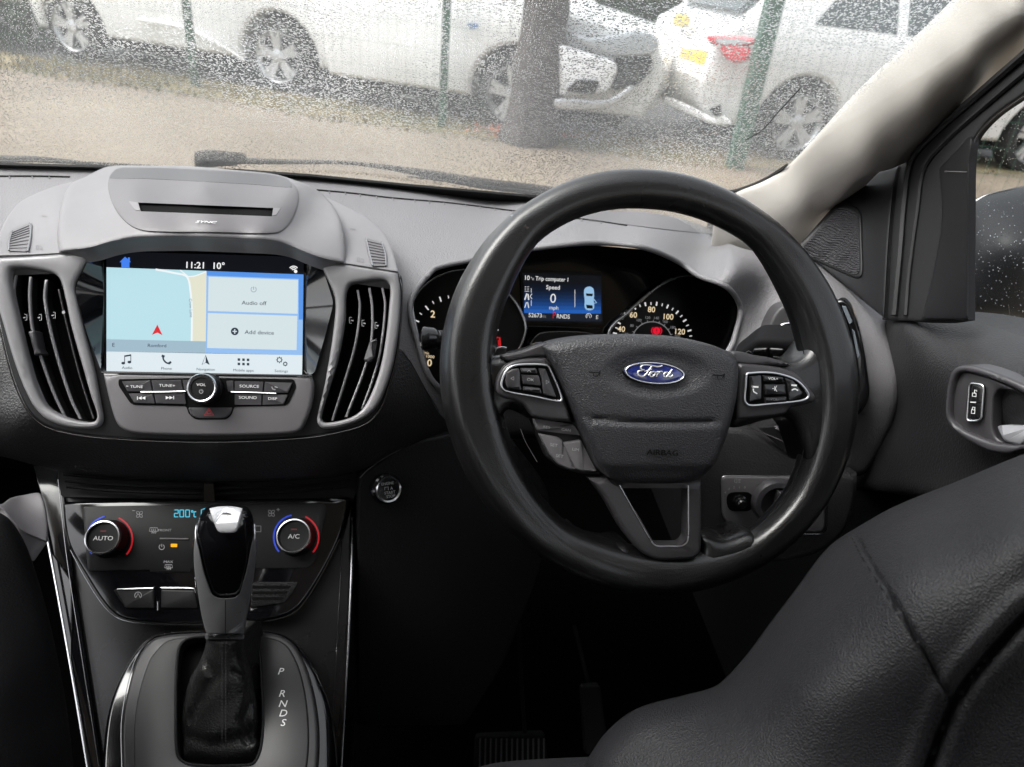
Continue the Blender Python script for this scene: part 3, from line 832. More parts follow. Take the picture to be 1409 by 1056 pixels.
# hood lip around the instruments
lipP = [DASH.at(x, y, .004) for x, y in hole]
tube('hood_lip', lipP, .0030, M_dash, td, True, 10, sharp=60)
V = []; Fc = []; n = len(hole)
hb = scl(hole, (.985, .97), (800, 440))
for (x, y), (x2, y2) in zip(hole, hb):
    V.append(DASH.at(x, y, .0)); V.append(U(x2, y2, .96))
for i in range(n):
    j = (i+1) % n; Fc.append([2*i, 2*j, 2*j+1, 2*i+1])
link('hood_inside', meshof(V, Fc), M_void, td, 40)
# defroster slot with its bars
def slot(pts, cuts):
    line('defroster_slot', pts, DASH, M_void, td, 3.0, .0004, n=6)
    pp = spl(pts, 8, False)
    for c in cuts:
        q = min(pp, key=lambda p: abs(p[0]-c))
        line('slot_bar', [(q[0], q[1]-2.5), (q[0]+1, q[1]+2.5)], DASH, M_dash, td, 1.6, .0012, raw=True)
slot([(436, 262), (480, 266), (540, 273), (620, 280), (700, 290), (740, 295)], range(452, 740, 23))
slot([(-40, 243), (0, 243), (50, 243), (96, 244)], (15, 42, 69))
slot([(776, 300), (800, 302), (830, 306), (862, 311)], (800, 828))
shell('speaker_cover', spl([(800, 300), (850, 290), (920, 297), (968, 311), (980, 321), (935, 318), (870, 310)], 6), DASH, M_cowl2, td, .010, (3, .002), step=6, h=.007)
# lower dash air slats above the climate panel
LOWD = Pl((290, 660, .79), (60, 660, .775), (290, 850, .75))
shell('slat_backing', rpoly([(78, 636), (500, 640), (486, 690), (84, 684)], 4), LOWD, M_matt, td, .01, h=-.012)
for k, y in enumerate((645, 655, 664, 672)):
    ins_ = k*2
    line('slat', [(86+ins_, y-2), (160, y+4), (280, y+8)], LOWD, M_lower, td, 4.5, -.002)
    line('slat', [(296, y+8), (400, y+5), (486-ins_, y-3)], LOWD, M_lower, td, 4.5, -.002)
shell('sensor_block', rpoly([(279, 654), (294, 654), (297, 692), (279, 692)], 2), LOWD, M_piano, td, .02, (1.5, .002), h=.004)
line('sensor_line', [(281, 656.5), (291, 656.5)], LOWD, M_grey, td, 1.2, .006)

# ================================================================ centre stack
STK = Pl((285, 430, .69), (15, 430, .668), (285, 600, .683))
ts = thing('centre_stack', 'silver grey centre stack with touchscreen, two tall vents and audio buttons', 'centre stack', STK.at(285, 600, -.03))
base_out = spl([(-4, 352), (82, 344), (160, 325), (280, 320), (400, 330), (474, 362), (549, 376), (553, 401), (551, 445), (545, 495), (535, 533), (524, 562), (506, 582), (476, 593), (420, 603), (290, 609), (150, 604), (82, 594), (54, 582), (34, 560), (15, 514), (-1, 450), (-7, 415), (-8, 385)], 8)
screen_hole = rpoly([(127, 346), (160, 332), (400, 338), (440, 356), (459, 417), (448, 460), (432, 516), (140, 512), (120, 460), (103, 397)], 8)
ventL = spl([(11, 373), (17, 368), (40, 369), (69, 375), (80, 383), (88, 410), (96, 448), (110, 498), (124, 547), (132, 572), (128, 580), (104, 579), (82, 572), (60, 558), (44, 525), (22, 440), (12, 393)], 5)
ventR = spl([(476, 401), (482, 391), (500, 387), (528, 385), (536, 393), (535, 421), (530, 467), (522, 509), (508, 547), (497, 564), (483, 574), (461, 580), (445, 581), (441, 575), (447, 550), (464, 495), (474, 440)], 5)
shell('fascia_back', base_out, STK, M_btnk, ts, .035, (5, .004), [screen_hole, ventL, ventR], h=-.003, hround=False)
line('fascia_edge', [(549, 378), (553, 401), (551, 445), (545, 495), (535, 533), (524, 562), (506, 582), (476, 593), (420, 603), (290, 609), (150, 604), (82, 594), (54, 582), (34, 560), (15, 514), (-1, 450)], STK, M_chromed, ts, 1.6, -.004)
leftp = spl([(-5, 354, 1), (40, 352), (82, 349), (127, 345, 1), (112, 370), (101, 392), (104, 412), (115, 460), (128, 512), (136, 556), (139, 578), (133, 588), (110, 590), (80, 585), (58, 574), (40, 552), (20, 505), (2, 445), (-6, 415), (-7, 385)], 6)
rightp = spl([(436, 357, 1), (473, 363), (510, 369), (547, 375, 1), (551, 401), (549, 445), (542, 495), (531, 533), (518, 560), (500, 576), (472, 587), (445, 590), (437, 584), (436, 574), (446, 530), (456, 470), (461, 425), (459, 405), (447, 378)], 6)
M_sil2 = M_silver
shell('vent_surround', leftp, STK, M_sil2, ts, .006, (6, .004), [ventL], h=.003)
shell('vent_surround', rightp, STK, M_sil2, ts, .006, (6, .004), [ventR], h=.003)
def vent(out, vanes, tab, marks):
    v = shell('air_vent', scl(out, 1.03), STK, M_void, ts, .001, h=-.034)
    V = []; Fc = []; n = len(out)
    for x, y in out: V += [STK.at(x, y, .001), STK.at(x, y, -.034)]
    for i in range(n): j = (i+1) % n; Fc.append([2*i, 2*j, 2*j+1, 2*i+1])
    link('duct', meshof(V, Fc), M_btnk, v, 40)
    for pts, w in vanes:
        pp = spl(pts, 6, False); L = []; R = []
        for i, p in enumerate(pp):
            L.append((p[0]-w/2, p[1])); R.append((p[0]+w/2, p[1]))
        shell('vane', L+R[::-1], STK, M_silver if w > 2 else M_stackpl, v, .0018, (1, .001), h=-.005)
        shell('vane_blade', L+R[::-1], STK, M_matt, v, .013, h=-.0065)
    shell('vane_tab', rpoly(tab, 3), STK, M_btn, v, .012, (3, .003), h=.000)
    ribbons('airflow_marks', marks, STK, M_grey, v, .8, -.004)
def mk(x, y, s=1):
    return [[(x+2*s, y-5), (x-1*s, y-5), (x-1*s, y+3), (x+2*s, y+3)], {'p': [(x+1*s, y-1), (x+4*s, y-.5)], 'w': 1.6}]
vent(ventL, [([(21, 378), (18, 401), (26, 454), (41, 506), (62, 558)], 3), ([(41, 381), (40, 412), (44, 454), (58, 500), (73, 541), (88, 573)], 3.4), ([(63, 385), (61, 412), (73, 473), (96, 547), (110, 577)], 3.6), ([(80, 398), (92, 450), (110, 520), (128, 576)], 1.5)],
     [(37, 456), (47, 454), (52, 480), (57, 487), (46, 490)], mk(36, 438, -1)+mk(56, 438, -1)+mk(75, 435, -1)+[{'p': ell(87.5, 430, 1.2, n=8)+[ell(87.5, 430, 1.2, n=8)[0]], 'w': 2.2}])
vent(ventR, [([(492, 399), (495, 423), (489, 473), (475, 522), (457, 579)], 3.2), ([(508, 396), (512, 423), (511, 467), (502, 506), (476, 574)], 3.4), ([(526, 396), (530, 421), (523, 484), (511, 528), (498, 563)], 3.2)],
     [(509, 468), (519, 466), (515, 494), (508, 500), (500, 496)], mk(482, 442)+mk(499, 446)+mk(517, 449)+[{'p': ell(473.5, 440, 1.2, n=8)+[ell(473.5, 440, 1.2, n=8)[0]], 'w': 2.2}])
# recessed screen box
SCR = Pl((285, 430, .706), (15, 430, .684), (285, 600, .694))
screen_ring = dens(screen_hole, 5)
V = []; Fc = []; n = len(screen_ring)
def toquad(p, q, c):
    best = None
    for a, b in zip(q, q[1:]+q[:1]):
        d = np.subtract(p, c); e = np.subtract(b, a); den = d[0]*e[1]-d[1]*e[0]
        if abs(den) < 1e-9: continue
        w = np.subtract(a, c); t = (w[0]*e[1]-w[1]*e[0])/den; u = (w[0]*d[1]-w[1]*d[0])/den
        if t > 0 and -1e-6 <= u <= 1+1e-6: best = (c[0]+d[0]*t, c[1]+d[1]*t)
    return best
inner = [toquad(p, [(143, 341), (421, 349), (419, 520), (143, 516)], (282, 432)) for p in screen_ring]
for (x, y), (x2, y2) in zip(screen_ring, inner): V += [STK.at(x, y, .001), SCR.at(x2, y2, .0)]
for i in range(n): j = (i+1) % n; Fc.append([2*i, 2*j, 2*j+1, 2*i+1])
link('screen_surround', meshof(V, Fc), M_piano, ts, 40)
sg = shell('touchscreen', scl(screen_hole, (.92, .975), (282, 440)), SCR, M_piano, ts, .01, h=.0)
M_map = lit('map_blue', (186, 224, 234)); M_mapb = lit('map_beige', (226, 226, 206)); M_road = lit('map_road', (240, 246, 248)); M_bar = lit('map_bar', (160, 186, 202))
M_scrb = lit('screen_blue', (86, 148, 232)); M_scrb2 = lit('screen_pale_blue', (148, 190, 240)); M_card = lit('screen_card', (212, 226, 230)); M_tool = lit('screen_toolbar', (222, 234, 240))
M_stx = lit('screen_white', (250, 250, 250)); M_sink = lit('screen_ink', (40, 52, 66)); M_sred = lit('screen_red', (220, 40, 48)); M_shome = lit('screen_home', (70, 130, 240)); M_sgrey = lit('screen_grey', (120, 135, 150))
M_stat = lit('screen_status', (16, 18, 24))
def flat(name, pts, m_, h): return shell(name, pts, SCR, m_, sg, .0003, h=h)
flat('status_bar', [(146, 346), (418, 354), (417.5, 378), (146.5, 368)], M_stat, .0008)
flat('map_panel', [(146.5, 368), (284, 373), (283, 486), (146.5, 484)], M_map, .0010)
flat('map_land', [(259, 381), (270, 380), (284, 374), (283, 470), (264, 470), (264, 430), (262, 400)], M_mapb, .0014)
ribbons('map_road', [{'p': spl([(214, 371), (240, 376), (257, 381), (262, 400), (264, 430), (263.5, 484)], 5, False), 'w': 2.6}, {'p': spl([(257, 381), (268, 380), (284, 374)], 5, False), 'w': 1.6}, {'p': [(248, 372), (258, 380)], 'w': 1.4}], SCR, M_road, sg, 2, .0018)
flat('place_bar', [(146.5, 467), (283.3, 470), (283, 486), (146.5, 484)], M_bar, .0020)
flat('tile_panel', [(284, 373), (417.5, 378), (416, 489), (283, 486)], M_scrb2, .0010)
flat('tile_glow', [(284, 373), (417.5, 378), (416.8, 440), (411, 440), (411, 384), (284.6, 379.5)], M_scrb, .0014)
flat('tile', [(287, 381), (410, 385.5), (409.5, 432), (286, 428)], M_card, .0018)
flat('tile', [(286, 431), (409, 435), (408, 482), (285, 479)], M_card, .0018)
flat('toolbar', [(146.5, 484), (416, 489), (415.5, 516), (146.5, 511)], M_tool, .0014)
def stext(s, x, y, h_, m_, ang=1.7, sx=1.0, off=0, align='CENTER'): return text('screen_lettering', s, x, y, h_, SCR, m_, sg, ang, .0026, align, 0, sx, off=off)
stext('11:21', 268.5, 365.6, 9.2, M_stx, 1.4, 1.0, .012); stext('10°', 300.5, 366.5, 9.2, M_stx, 1.4, 1.0, .012)
stext('Audio off', 349.5, 417.5, 5.6, M_sink, 1.8, 1.12); stext('Add device', 357, 458, 5.6, M_sink, 1.6, 1.12)
stext('E', 156, 475, 5.5, M_sink, 1); stext('Romford', 216, 476, 4.6, M_sink, 1.2, 1.1)
stext('Crow Lane', 262.5, 424, 3.8, M_sgrey, 87, 1.05)
for s, x, y in (('Audio', 175, 506.5), ('Phone', 229, 507.5), ('Navigation', 283, 508.7), ('Mobile apps', 335, 510), ('Settings', 387, 511)): stext(s, x, y, 3.7, M_sink, 1.2, 1.12)
def strokes(name, st, m_, w, S=SCR, par=None, h=.0026): return ribbons(name, st, S, m_, par or sg, w, h)
def fill(name, pts, m_, S=SCR, par=None, h=.0024): return shell(name, pts, S, m_, par or sg, .0002, h=h)
fill('home_icon', [(164.5, 361), (172, 353.5), (176, 357), (176, 354.5), (178.5, 354.5), (178.5, 359.5), (180, 361), (178, 361), (178, 368.5), (167, 368), (167, 361)], M_shome)
fill('map_pointer', [(216.5, 447), (223.5, 461.5), (216.5, 458), (209, 461)], M_sred)
fill('plus_icon', ell(323, 456.3, 5.3, 5.3, n=20), M_sink)
strokes('plus_icon', [[(320, 456.2), (326, 456.4)], [(323, 453.2), (323, 459.4)]], M_card, 1.5, h=.003)
strokes('power_icon', [ell(349, 398.5, 3.6, 3.6, n=18, a0=-60, a1=240), [(349, 394.5), (349, 399)]], M_sgrey, .7)
for a in (2.5, 4.8, 7): strokes('wifi_icon', [ell(404, 373.5, a, a, n=8, a0=-140, a1=-40)], M_stx, 1.3)
fill('wifi_icon', ell(406.8, 373.7, 2.3, 2.3, n=12), M_stx)
fill('music_icon', ell(169.5, 500, 2.6, 1.9, n=12), M_sink); fill('music_icon', ell(178, 498.5, 2.6, 1.9, n=12), M_sink)
strokes('music_icon', [[(171.5, 500), (171.5, 490)], [(180, 498.5), (180, 488.5)], {'p': [(171, 490.5), (180.5, 488.8)], 'w': 2.2}], M_sink, 1)
strokes('phone_icon', [{'p': spl([(224, 489.5), (225, 495), (229, 499.5), (234.5, 500.5)], 4, False), 'w': 2.2}, {'p': [(222.5, 489.5), (226.5, 491)], 'w': 3}, {'p': [(231.5, 500.8), (235.5, 498.2)], 'w': 3}], M_sink, 2)
fill('navigation_icon', [(283, 489), (288, 502), (283, 499)], M_sink); strokes('navigation_icon', [[(283, 489), (278, 502), (283, 499), (288, 502), (283, 489)]], M_sink, .8)
for i in range(3):
    for j in range(2): fill('grid_icon', [(327+i*6.3, 493.3+j*6+i*.2), (330.4+i*6.3, 493.4+j*6+i*.2), (330.4+i*6.3, 496.8+j*6+i*.2), (327+i*6.3, 496.7+j*6+i*.2)], M_sink)
for cx_, cy_, rr_ in ((384.5, 495.5, 4), (392.5, 501, 2.9)):
    strokes('settings_icon', [ell(cx_, cy_, rr_*.75, n=14)+[ell(cx_, cy_, rr_*.75, n=14)[0]]]+[[(cx_+rr_*.8*math.cos(k*.785), cy_+rr_*.8*math.sin(k*.785)), (cx_+rr_*1.15*math.cos(k*.785), cy_+rr_*1.15*math.sin(k*.785))] for k in range(8)], M_sink, 1.1)
# audio button panel
panel = spl([(140, 513, 1), (285, 515), (428, 517, 1), (431, 530), (428, 556), (419, 582), (410, 594), (380, 598), (285, 600), (200, 598), (174, 594), (161, 585), (153, 566)], 6)
shell('button_panel', panel, STK, M_stackpl, ts, .02, (5, .004), h=.006)
line('panel_edge', [(140, 513), (285, 515.5), (429, 517.5)], STK, M_btnk, ts, 3, .006)
frame_ = rpoly([(163, 522), (285, 520), (404, 522, 3), (408, 532, 6), (396, 558, 6), (322, 560, 3), (318, 572, 6), (311, 577.5, 4), (269, 577.5, 4), (260, 571, 6), (256, 559, 3), (181, 557.5, 6), (163, 531, 5)], 3)
shell('button_well', frame_, STK, M_void, ts, .006, h=.0066)
BT = [([(167, 525), (206, 523.5), (209.5, 539), (175, 539)], 'TUNE', (188, 532.5), 3.8, -1), ([(207.5, 523.4), (249, 523), (252, 539), (211, 539)], 'TUNE+', (230, 531), 4, 1), ([(250.5, 523), (266, 523), (264, 539), (253.5, 539)], None, None, 0, 0),
      ([(176, 541.5), (210, 541.5), (213, 555.5), (184.5, 555)], '◄', (195, 548), 3, 0), ([(211.5, 541.5), (254, 541.5), (256, 556.5), (214.5, 556)], '►', (233, 547.5), 3, 0),
      ([(311, 524), (321, 524), (321, 539), (313, 539)], None, None, 0, 0),
      ([(322.5, 524.5), (362.5, 525.5), (361, 539.7), (322.5, 539.7)], 'SOURCE', (343, 532), 4, 1), ([(364, 525.6), (402, 527), (396, 541), (362.5, 540.5)], '☎', (377, 534.5), 3, 1), ([(322.5, 542), (360, 542.5), (359.4, 557.5), (322.5, 557.5)], 'SOUND', (341, 547.5), 4, 1), ([(361.3, 543), (396, 543.5), (390, 557), (360.6, 557.5)], 'DISP', (375, 549), 3.6, 1)]
for pts, s, c, hh, a in BT:
    b = shell('button', rpoly(pts, 1.2), STK, M_btn, ts, .005, (1.6, .0012), h=.0085)
    if s == '◄' or s == '►':
        d = -1 if s == '◄' else 1; x, y = c
        strokes('skip_mark', [{'p': [(x+d*6, y-2.4), (x+d*6, y+2.4)], 'w': .9}], M_white, 1, STK, b, .0092)
        for q in (0, 5): shell('skip_mark', [(x-d*5+d*q, y-2.4), (x+d*q, y), (x-d*5+d*q, y+2.4)], STK, M_white, b, .0001, h=.0092)
    elif s == '☎':
        strokes('phone_mark', [[(c[0]-3, c[1]-2), (c[0]-2, c[1]+1), (c[0]+2, c[1]+2)], [(c[0]+1, c[1]-2), (c[0]+5, c[1]-1)]], M_grey, 1.2, STK, b, .0092)
    elif s:
        text('lettering', s, c[0], c[1], hh, STK, M_white, b, 1.2, .0091, sx=1.25)
        if s == 'TUNE': strokes('minus_mark', [[(173.5, 531.5), (176.5, 531.6)]], M_white, .8, STK, b, .0092)
line('silver_bar', [(194, 539.7), (225, 539.5), (255, 538.8)], STK, M_chrome, ts, 1.8, .009)
line('silver_bar', [(318, 539.7), (350, 540.5), (380, 541.8)], STK, M_chrome, ts, 1.8, .009)
hz = shell('hazard_button', rpoly([(258, 561), (320, 561), (316, 571), (309, 576), (271, 576), (262, 571)], 3), STK, M_btn, ts, .005, (2, .0015), h=.0085)
tri = lambda k: [(287.5, 567-5*k), (287.5+6.5*k, 567+4.5*k), (287.5-6.5*k, 567+4.5*k), (287.5, 567-5*k)]
strokes('hazard_triangle', [tri(1), tri(.5)], M_red, 1.1, STK, hz, .0094)
kp = STK.at(288, 536, .0); PXK = STK.px(288, 530)
kb = lathe('volume_knob', kp, STK.n, [(23*PXK, .006), (22.5*PXK, .012), (21*PXK, .0135), (20.2*PXK, .024), (19*PXK, .0255), (14.5*PXK, .0258), (14.2*PXK, .0248), (.0, .0252)], M_btnk, ts, 48)
lathe('knob_ring', kp, STK.n, [(17*PXK, .0255), (18.8*PXK, .0262), (19.6*PXK, .0255), (20.4*PXK, .0235), (20.0*PXK, .0225)], M_chrome, kb, 48)
kc = kp+STK.n*.026
kpx = (lambda v: (CX+F*v.dot(CR)/v.dot(CF), CY-F*v.dot(CU)/v.dot(CF)))
def proj(p): return kpx(Vector(p)-EYE)
KT = Pl((288, 524, .60), n=STK.n); KT.c = KT.n.dot(kc)+.0
kx, ky = proj(kc)
text('lettering', 'VOL', kx, ky-4, 3.8, KT, M_white, kb, 1.5, .0005, sx=1.25)
strokes('power_mark', [ell(kx, ky+5, 2.6, n=12, a0=-60, a1=240), [(kx, ky+2), (kx, ky+5)]], M_grey, .8, KT, kb, .0006)

# wings with thumb wheels
WING = Sf([(-4, 353, .667), (81, 348, .674), (81, 300, .735), (100, 250, .86), (53, 265, .83), (13, 295, .775), (0, 321, .72), (-4, 335, .69), (60, 290, .77),
           (473, 363, .705), (548, 375, .712), (540, 345, .75), (528, 321, .785), (508, 302, .81), (477, 285, .835), (441, 268, .865), (470, 306, .79), (500, 340, .745)])
wL = shell('wing_panel', spl([(-5, 352, 1), (0, 321), (13, 295), (28, 278), (53, 265), (81, 255), (102, 250, 1), (110, 280), (100, 320), (90, 348, 1), (40, 350.5)], 6), WING, M_cowl, ts, .02, (3, .002))
wR = shell('wing_panel', spl([(436, 266, 1), (477, 285), (508, 302), (528, 321), (540, 345), (548, 374, 1), (510, 368), (465, 361, 1), (455, 320), (440, 290)], 6), WING, M_cowl, ts, .02, (3, .002))
line('panel_gap', [(-5, 353), (40, 351.5), (88, 348.5)], WING, M_matt, ts, 1.1, .0006)
line('panel_gap', [(468, 362.5), (510, 369.5), (548, 375.5)], WING, M_matt, ts, 1.1, .0006)
def thumb(out, par, e1, e2, marks):
    w = shell('thumb_wheel', rpoly(out, 4), WING, M_stackpl, par, .01, (3, .003), h=.004)
    V = []
    A = np.array(e1, float); B = np.array(e2, float)
    st = []
    for k in range(1, 9):
        t = k/9.
        def lp(E):
            s = t*(len(E)-1); i = int(s); f = s-i; return E[i]*(1-f)+E[min(i+1, len(E)-1)]*f
        st.append((lp(A), lp(B)))
    for a, b in st:
        line('ridge', [tuple(a), tuple((a+b)/2), tuple(b)], WING, M_btn, w, 1.4, .0048)
    line('chrome_edge', e1, WING, M_chromed, w, 1.8, .0045); line('chrome_edge', e2, WING, M_chromed, w, 1.8, .0045)
thumb([(14, 317), (41, 306), (45, 309), (42, 340), (38, 347), (11, 346), (9, 332)], wL, [(17, 318), (13, 331), (12, 345)], [(41, 307), (42, 322), (38, 346)], None)
thumb([(502, 327), (526, 333), (533, 350), (533, 367), (511, 367), (506, 348)], wR, [(504, 328), (508, 346), (513, 366)], [(525, 333), (530, 350), (531, 366)], None)
ribbons('printed_mark', [{'p': [(57, 297), (64, 298)], 'w': 1.4}, [(50, 338), (53, 338), (53, 343), (50, 343), (50, 338)], [(55, 338), (58, 341), (58, 343), (55, 343)]], WING, M_stackpl, wL, .8, .001)
ribbons('printed_mark', [{'p': [(482, 315), (489, 316)], 'w': 1.4}, [(492, 355), (495, 355), (495, 360), (492, 360), (492, 355)], [(497, 356), (500, 357), (500, 361), (497, 361)]], WING, M_stackpl, wR, .8, .001)

# cowl above the screen
COWL = Sf([(81, 347, .668), (80, 310, .70), (96, 255, .81), (119, 244, .84), (149, 230, .885), (250, 229, .895), (388, 241, .90), (441, 268, .84), (470, 306, .755), (474, 363, .700),
           (128, 341, .660), (183, 328, .658), (260, 327, .660), (332, 331, .666), (414, 345, .684), (280, 312, .664), (200, 310, .666), (360, 314, .676), (150, 300, .695), (410, 310, .72),
           (280, 290, .680), (280, 268, .710), (280, 256, .735), (280, 250, .765), (165, 240, .83), (400, 256, .80), (180, 262, .73), (385, 272, .745)])
INS_O = spl([(163, 231), (153, 238), (148, 250), (149, 265), (155, 283), (168, 302), (186, 315), (208, 319.5), (300, 321), (380, 321.5), (396, 312), (407, 293), (412, 272), (409, 258), (400, 249), (386, 242), (330, 236), (240, 231.5), (180, 230.5)], 6)
INS_H = scl(INS_O, (.988, .96))
cow = shell('cowl', spl([(81, 348, 1), (79, 325), (81, 300), (87, 274), (98, 253), (119, 243), (136, 234), (152, 229), (200, 228), (260, 229), (332, 235), (378, 240), (405, 248), (430, 258), (448, 272), (462, 290), (471, 312), (475, 340), (475, 364, 1), (441, 356), (414, 346), (395, 338), (370, 333), (332, 331), (260, 328), (220, 328), (183, 329), (153, 334), (125, 342)], 7), COWL, M_cowl, ts, .014, (7, .008), [INS_H], step=7, sharp=60, hround=False)
ins_o = scl(INS_O, (.994, .98))
slot_h = [(190, 279), (376, 286.5), (374, 298), (194, 291)]
ic = shell('cowl_insert', ins_o, COWL, M_cowl2, cow, .003, (2.5, .0014), [slot_h], step=6, h=.0028, hround=False)
shell('disc_slot', scl(slot_h, (1.03, 1.3)), COWL, M_void, cow, .0, step=4, h=-.003)
shell('insert_lid', spl([(163, 232), (155, 238), (151, 245), (200, 246), (280, 250), (350, 254), (401, 257.5), (399, 250), (386, 243), (330, 237), (240, 232), (180, 231)], 6), COWL, mat('grey_lid', (.06, .058, .062), .45, bump=('noise', 1500, .05, .0003)), cow, .001, step=4, h=.0040)
shell('slot_notch', [(177, 277), (190, 279), (193, 290), (186, 289)], COWL, M_cowl, cow, .0005, h=.0036)
shell('slot_notch', [(376, 286.5), (386, 286.5), (380, 296), (374.5, 296.5)], COWL, M_cowl, cow, .0005, h=.0036)
text('sync_lettering', 'SYNC', 283, 305.8, 5.2, COWL, M_white, ic, 2, .0042, sx=1.5, shear=.2)
# ================================================================ instrument cluster
CL = Pl((800, 400, .905), n=Vector((-.05, -.90, .42)))
tc_ = thing('instrument_cluster', 'black instrument cluster with two dials and a lit trip computer behind the steering wheel', 'instrument cluster', CL.at(800, 520, -.03))
shell('back_panel', rpoly([(562, 385), (640, 356), (800, 336), (900, 345), (985, 390), (1022, 425), (1020, 560), (562, 560)], 10), CL, M_piano, tc_, .01, h=-.012)
M_dialface = mat('dial_face', (.004, .004, .0045), .35)
M_num = lit('dial_numerals', (236, 214, 176)); M_numw = lit('dial_white', (225, 225, 225)); M_numd = lit('dial_dim', (120, 120, 122)); M_nred = lit('dial_red', (215, 30, 38)); M_led = lit('warning_red', (235, 20, 50))
dL = spl([(569, 436), (567.5, 417), (575, 402), (592, 386), (612, 376), (637, 371), (665, 375), (685, 388), (696, 400), (711, 419), (721, 440), (723, 455), (715, 479), (700, 505), (670, 530), (635, 540), (607, 533), (594, 523), (588, 508), (576, 466)], 6)
dR = spl([(838, 458), (847, 444), (859, 435), (876, 419), (893, 404), (916, 388), (938, 380), (963, 381), (995, 394), (1011, 410), (1017, 426), (1012, 454), (1000, 482), (970, 520), (880, 530), (838, 500)], 6)
def dial(o, cx):
    d = shell('dial', o, CL, M_dialface, tc_, .012, h=-.004)
    P = [CL.at(x, y, .004) for x, y in o]
    tube('dial_rim', P, .0020, M_chrome, d, True, 8)
    V = []; Fc = []; n = len(o)
    for x, y in o: V += [CL.at(x, y, .004), CL.at(x, y, -.004)]
    for i in range(n): j = (i+1) % n; Fc.append([2*i, 2*j, 2*j+1, 2*i+1])
    link('dial_cup', meshof(V, Fc), M_piano, d, 40)
    return d
a = dial(dL, 645)
HD = -.003
def ct(s, x, y, h_, m_, par, ang=0, sx=1, off=0): return text('numeral', s, x, y, h_, CL, m_, par, ang, HD, sx=sx, off=off)
ct('2', 595.5, 433, 9.5, M_num, a, 3, off=.01); ct('5', 675, 466, 9.5, M_num, a, 3, off=.01); ct('0', 591, 500, 9.5, M_num, a, 3, off=.01)
ct('r/min', 585, 485.5, 3.6, M_num, a, 15); ct('x1000', 590, 491, 4, M_num, a, 6, 1.1)
def tick(x, y, a_, l): return [(x-l/2*math.cos(R_(a_)), y-l/2*math.sin(R_(a_))), (x+l/2*math.cos(R_(a_)), y+l/2*math.sin(R_(a_)))]
T1 = [(574, 442, 25, 6), (579, 432, 38, 4), (587.5, 424, 52, 7), (596, 416.5, 62, 4), (606, 412, 72, 7), (617, 409, 80, 4), (674.5, 435, -32, 4), (680, 444.5, -25, 6), (684, 454.5, -8, 4), (576, 470, 0, 3)]
ribbons('tick_marks', [{'p': tick(*t), 'w': 1.7 if t[3] > 5 else 1.1} for t in T1], CL, M_numw, a, 1.2, HD)
ribbons('red_zone', [{'p': [(682, 464.5), (687.5, 465), (688.5, 477)], 'w': 1.9}, {'p': [(685.5, 468), (686.5, 477)], 'w': 1.2}], CL, M_nred, a, 1.2, HD)
ribbons('needle', [{'p': [(668, 478), (673, 487)], 'w': 2.2}], CL, M_numw, a, 1.2, HD+.004)
b_ = dial(dR, 930)
for s, x, y in (('40', 855, 453.5), ('60', 871.5, 434), ('80', 896.5, 426.5), ('100', 919, 436.5), ('120', 935, 457)): ct(s, x, y, 7.4, M_num, b_, 3, .98, off=.008)
for s, x, y in (('60', 862, 460), ('80', 869.5, 448.5), ('100', 879, 441), ('120', 891, 437.5), ('140', 903, 438), ('160', 915, 443), ('180', 925.5, 451), ('200', 932, 463.5)): ct(s, x, y, 3.6, M_numd, b_, 3, 1.0)
cx0, cy0 = 898, 470
tk_ = []
for k in range(21):
    a_ = -168+k*8.4
    rx, ry = 53, 52
    x, y = cx0+rx*math.cos(R_(a_)), cy0+ry*math.sin(R_(a_))+ .03*(k-10)
    big = k % 2 == 0
    tk_.append({'p': tick(x, y, a_, 5.4 if big else 3.8), 'w': 1.9 if big else 1.2})
ribbons('tick_marks', tk_, CL, M_numw, b_, 1.2, HD)
ar_ = ell(897, 472, 28, 29, n=24, a0=-155, a1=-22)
ribbons('inner_arc', [{'p': ar_, 'w': 1.1}]+[tick(897+29*math.cos(R_(q)), 472+30*math.sin(R_(q)), q, 3.5) for q in range(-150, -20, 16)], CL, M_numd, b_, .9, HD)
shell('warning_lamp', ell(903.5, 455.5, 5.2, 5.2, n=16), CL, M_led, b_, .0002, h=HD)
ribbons('warning_lamp', [ell(903.5, 455.5, 7, 6.2, n=10, a0=-50, a1=50), ell(903.5, 455.5, 7, 6.2, n=10, a0=130, a1=230)], CL, M_led, b_, 1.2, HD)
ribbons('warning_lamp', [[(903.5, 452.5), (903.5, 456.5)], [(903.5, 457.6), (903.5, 458.6)]], CL, M_dark, b_, 1.1, HD+.001)
shell('needle_hub', ell(900, 490, 15, 15), CL, M_matt, b_, .012, (3, .003), h=.012)
# trip computer display
scr = shell('trip_display', rpoly([(716, 371), (828, 375), (830, 447), (720, 443)], 3), CL, M_dialface, tc_, .004, h=.001)
def dflat(n, pts, m_, h): return shell(n, pts, CL, m_, scr, .0002, h=h)
M_db = []
for k in range(8):
    t = (k/7)**1.4
    M_db.append(lit('display_blue', tuple(int(a0*(1-t)+b0*t) for a0, b0 in zip((14, 20, 32), (34, 92, 178)))))
for k in range(8):
    y0 = 392+k*5; y1 = y0+5.05
    dflat('display_area', [(721, y0-1), (827, y0), (827, y1), (721, y1-1)], M_db[k], .0014)
dflat('display_area', [(720.5, 431), (827, 432), (828, 443), (721, 441)], lit('display_dark', (24, 30, 42)), .0014)
dflat('display_area', [(719.5, 376), (826, 380), (827, 392), (720.5, 391)], lit('display_top', (14, 17, 22)), .0014)
def dt(s, x, y, h_, m_=M_numw, sx=1, off=0, ang=2.5): return text('display_lettering', s, x, y, h_, CL, m_, scr, ang, .0026, sx=sx, off=off)
